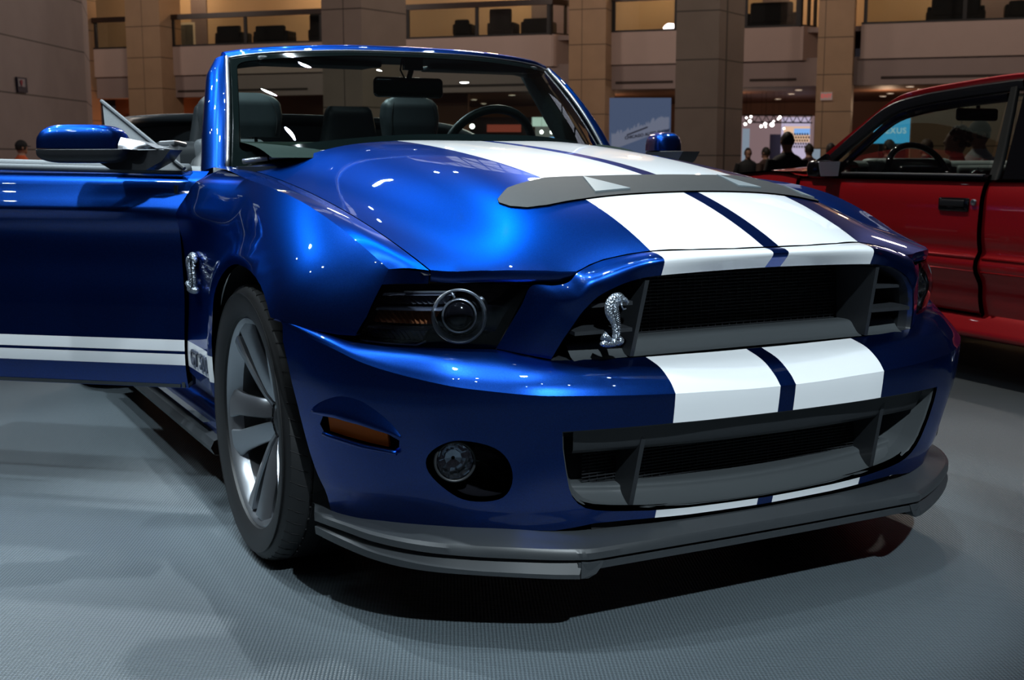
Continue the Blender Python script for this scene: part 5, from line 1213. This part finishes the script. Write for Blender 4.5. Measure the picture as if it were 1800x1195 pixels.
c_ = np.array([.38,.885,.925]); u_ = np.array([1.,0,0]); v_ = np.array([0,.34,.94]); b = MB()
b.tube([c_+.185*(u_*math.cos(t_)+v_*math.sin(t_))*np.array([1,1,.80]) for t_ in np.linspace(0, 2*PI, 41)], .0165, 10); b.rbox(c_-[0,0,.03], (.26,.04,.13), .03); b.build('steering_wheel', M['gloss_black'], red, smooth=True)
b = MB(); b.rbox((.44,.56,1.208), (.255,.03,.062), .022, n=4); rm = b.build('rear_view_mirror', M['gloss_black'], red, smooth=True); b = MB(); b.tube([(.46,.575,1.225),(.50,.62,1.30)], .010, 8); b.build('mirror_stalk', M['gloss_black'], rm)
for cx in (.42, 1.20):
    b = MB(); b.rbox((cx,.10,.72), (.46,.16,.62), .07, n=4); b.rbox((cx,.35,.42), (.48,.5,.20), .07, n=4); st_ = b.build('seat', M['leather'], red, smooth=True)
    st_.location = (0,-.22,-.12)
b = MB(); b.box((.81,.2,.22), (1.5,4.2,.06)); b.box((.81,1.15,.55), (1.45,.03,.6)); b.build('underbody', M['dark'], red)
for cx, cy in ((.13,2.30),(1.49,2.30),(.13,-1.25),(1.49,-1.25)):
    s_ = -1 if cx < 1 else 1; q = lambda z_: z_ if s_ < 0 else mirx(z_)
    b = MB(); b.lathe([(.10,.20),(.112,.24),(.105,.30),(.08,.318),(-.08,.318),(-.11,.28),(-.11,.2)], (0,0,0), (-1,0,0), 56); w_ = q(b).build('wheel', M['rubber'], red, smooth=True); w_.location = (cx, cy, .318)
    b = MB(); b.lathe([(.10,.205),(.075,.19),(.05,.10),(.07,.05),(.07,.001)], (0,0,0), (-1,0,0), 56); q(b).build('wheel_disc', M['wheel'], w_, smooth=True)
    for k_ in range(5):
        t_ = 2*PI*k_/5; b = MB(); b.tube([(-.072,.04*math.cos(t_),.04*math.sin(t_)),(-.085,.12*math.cos(t_),.12*math.sin(t_)),(-.098,.195*math.cos(t_),.195*math.sin(t_))], [.022,.02,.026], 8); q(b).build('spoke', M['wheel'], w_, smooth=True)

# ------------------------------------------------------------------ people in the hall (each body one continuous skin)
def person(name_label, P, face, jacket, hair, cap=None, h=1.75, curly=False, lean=0):
    """P: point on the hall floor, face: heading in radians (0 = looks towards +Y)"""
    k = h/1.75; b = MB()
    L = lambda pts, rr: b.tube(crv(np.array(pts, float), np.linspace(0, len(pts)-1, 5*len(pts))), np.interp(np.linspace(0, len(pts)-1, 5*len(pts)), range(len(pts)), rr), 14)
    for s in (-1, 1):
        L([(s*.09,0,.93),(s*.10,.01,.52),(s*.10,-.01,.10)], [.095,.065,.048]); b.rbox((s*.10,.06,.05), (.10,.27,.095), .04)
        L([(s*.19,0,1.42),(s*.27,-.02,1.15),(s*.27,.06,.92),(s*.26,.09,.84)], [.075,.058,.045,.032])
        b.rbox((s*.262,.10,.78), (.034,.075,.095), .015)
        for i, ln in enumerate((.066,.074,.070,.056)): L([(s*.262,.073+.019*i,.745),(s*.262-.006*s,.073+.019*i,.745-ln*.55),(s*.262-.02*s,.073+.019*i,.745-ln)], [.009,.008,.007])
        L([(s*.258,.135,.80),(s*.246,.155,.765),(s*.240,.158,.735)], [.011,.010,.008])
    rows = []
    for z, wx_, wy_, y0 in ((.86,.165,.12,0),(1.0,.175,.125,0),(1.15,.18,.125,0),(1.30,.205,.13,0),(1.40,.205,.115,0),(1.46,.16,.09,0),(1.50,.085,.07,0),(1.53,.062,.062,0)):
        rows.append([(wx_*math.copysign(abs(math.cos(a_))**.85, math.cos(a_)), y0+wy_*math.sin(a_), z) for a_ in np.linspace(0, 2*PI, 25)])
    G = loft(rows, 25, 30, False, True); b.grid(G); b.add(G[0], [tuple(range(24))]); b.add(G[-1], [tuple(range(24))])
    b.tube([(0,0,1.48),(0,.01,1.58)], .058, 12); b.blob((0,.012,1.645), (.076,.096,.115), 1, 1, 14); b.blob((0,.075,1.575), (.045,.035,.04), 1, 1, 8)
    b.tube([(0,.10,1.665),(0,.122,1.635)], [.008,.014], 8); b.tube([(-.022,.102,1.598),(.022,.102,1.598)], .007, 6)
    for s in (-1, 1): b.blob((s*.078,.0,1.64), (.012,.02,.03), 1, 1, 6); b.blob((s*.030,.092,1.655), (.012,.008,.008), 1, 1, 6)
    tmp = b.build('tmp', M['dark']); md = tmp.modifiers.new('r', 'REMESH'); md.mode = 'VOXEL'; md.voxel_size = .011; sm_ = tmp.modifiers.new('s', 'SMOOTH'); sm_.iterations = 3
    bpy.context.view_layer.update(); me = bpy.data.meshes.new_from_object(tmp.evaluated_get(bpy.context.evaluated_depsgraph_get())); bpy.data.objects.remove(tmp)
    me.name = 'person'; me.materials.clear()
    for m_ in (jacket, M['skin'], M['trousers'], M['shoe']): me.materials.append(m_)
    zc = [p.center.copy() for p in me.polygons]
    me.polygons.foreach_set('material_index', [1 if (c.z > 1.515 or (c.z < .83 and abs(c.x) > .225)) else 3 if c.z < .10 else 2 if c.z < .88 and abs(c.x) < .22 else 0 for c in zc])
    me.polygons.foreach_set('use_smooth', [True]*len(me.polygons))
    o = link(bpy.data.objects.new('person', me)); o.location = (P[0], P[1], -.45); o.rotation_euler = (0, 0, face); o.scale = (k, k, k); tag(o, name_label, 'person')
    hb = MB()
    if curly:
        random.seed(7)
        for i in range(60):
            a_ = random.uniform(0, 2*PI); e_ = random.uniform(-.5, 1.4); p_ = np.array([.088*math.cos(a_)*math.cos(e_), -.018+.100*math.sin(a_)*math.cos(e_), 1.665+.115*math.sin(e_)])
            if p_[1] < .045 or e_ > .8: hb.blob(p_, (.024,.024,.024), 1, 1, 5)
    else:
        rows = []
        for e_ in np.linspace(-.35, PI/2, 9): rows.append([(.083*math.cos(a_)*math.cos(e_), .006+.103*math.sin(a_)*math.cos(e_) if math.sin(a_) < .3 or e_ > .55 else .006+.06*math.cos(e_), 1.652+.120*math.sin(e_)) for a_ in np.linspace(0, 2*PI, 25)])
        hb.grid(np.array(rows))
    hb.build('hair', hair, o, smooth=True)
    if cap:
        cb_ = MB(); rows = [[(.090*math.cos(a_)*math.cos(e_), .008+.110*math.sin(a_)*math.cos(e_), 1.672+.112*math.sin(e_)) for a_ in np.linspace(0, 2*PI, 25)] for e_ in np.linspace(0, PI/2, 8)]; cb_.grid(np.array(rows))
        cb_.prism([(-.06,.10,1.672),(-.05,.16,1.667),(0,.185,1.665),(.05,.16,1.667),(.06,.10,1.672)], (0,0,1), .006); cb_.build('cap', cap, o, smooth=True)
    return o
M['skin'] = simple('skin', (.42,.22,.15), .5); M['trousers'] = simple('dark_trousers', (.02,.02,.028), .8); M['shoe'] = simple('black_shoe', (.01,.01,.01), .4)
M['jk_black'] = simple('black_jacket', (.012,.012,.014), .7, .2, 20); M['jk_brown'] = simple('brown_coat', (.06,.03,.022), .8); M['jk_plum'] = simple('plum_jacket', (.05,.015,.02), .8); M['jk_orange'] = simple('orange_jacket', (.7,.12,.03), .7); M['jk_tan'] = simple('tan_coat', (.22,.13,.09), .8); M['jk_white'] = simple('pale_shirt', (.5,.5,.52), .7)
M['hair_dark'] = simple('dark_hair', (.02,.013,.010), .6); M['hair_brown'] = simple('brown_hair', (.13,.07,.05), .6, .3, 60); M['cap_dark'] = simple('dark_cap', (.012,.012,.014), .8); M['cap_brown'] = simple('brown_cap', (.10,.07,.06), .8)
def stand(label, u, vtop, d, face, jacket, hair, **k):
    p = at(u, vtop, d=d); h = p[2]+.45; return person(label, p, face, jacket, hair, h=h, **k)
stand('man seen from behind in a black jacket, standing before the lit exhibit', 1385, 234, 15, -.35, M['jk_black'], M['hair_dark'])
stand('person in a plum jacket just right of the man in the black jacket', 1423, 254, 22, -.4, M['jk_plum'], M['hair_dark'])
stand('person in a brown coat just left of the man in the black jacket', 1347, 260, 24, .2, M['jk_brown'], M['hair_dark'])
stand('person in a dark jacket farthest left beside the near square column', 1315, 261, 25, 2.6, M['jk_black'], M['hair_dark'])
stand('person half hidden at the edge of the red car windshield pillar', 1461, 253, 19, -.6, M['jk_brown'], M['hair_dark'])
stand('person wearing a dark cap and orange jacket beyond the open door', 36, 249, 21, -1.3, M['jk_orange'], M['hair_dark'], cap=M['cap_dark'])
stand('person with curly brown hair seen through the red car', 1684, 229, 10.5, .6, M['jk_tan'], M['hair_brown'], curly=True)
stand('person in a brown cap seen through the red car beside the curly haired one', 1724, 217, 11.6, 1.2, M['jk_white'], M['hair_brown'], cap=M['cap_brown'])
stand('person before the cyan video wall, left of the steering wheel of the red car', 1564, 247, 18, 0, M['jk_black'], M['hair_dark'])
stand('person behind the red steering wheel rim, seen through the red car', 1630, 246, 18, .3, M['jk_black'], M['hair_brown'])
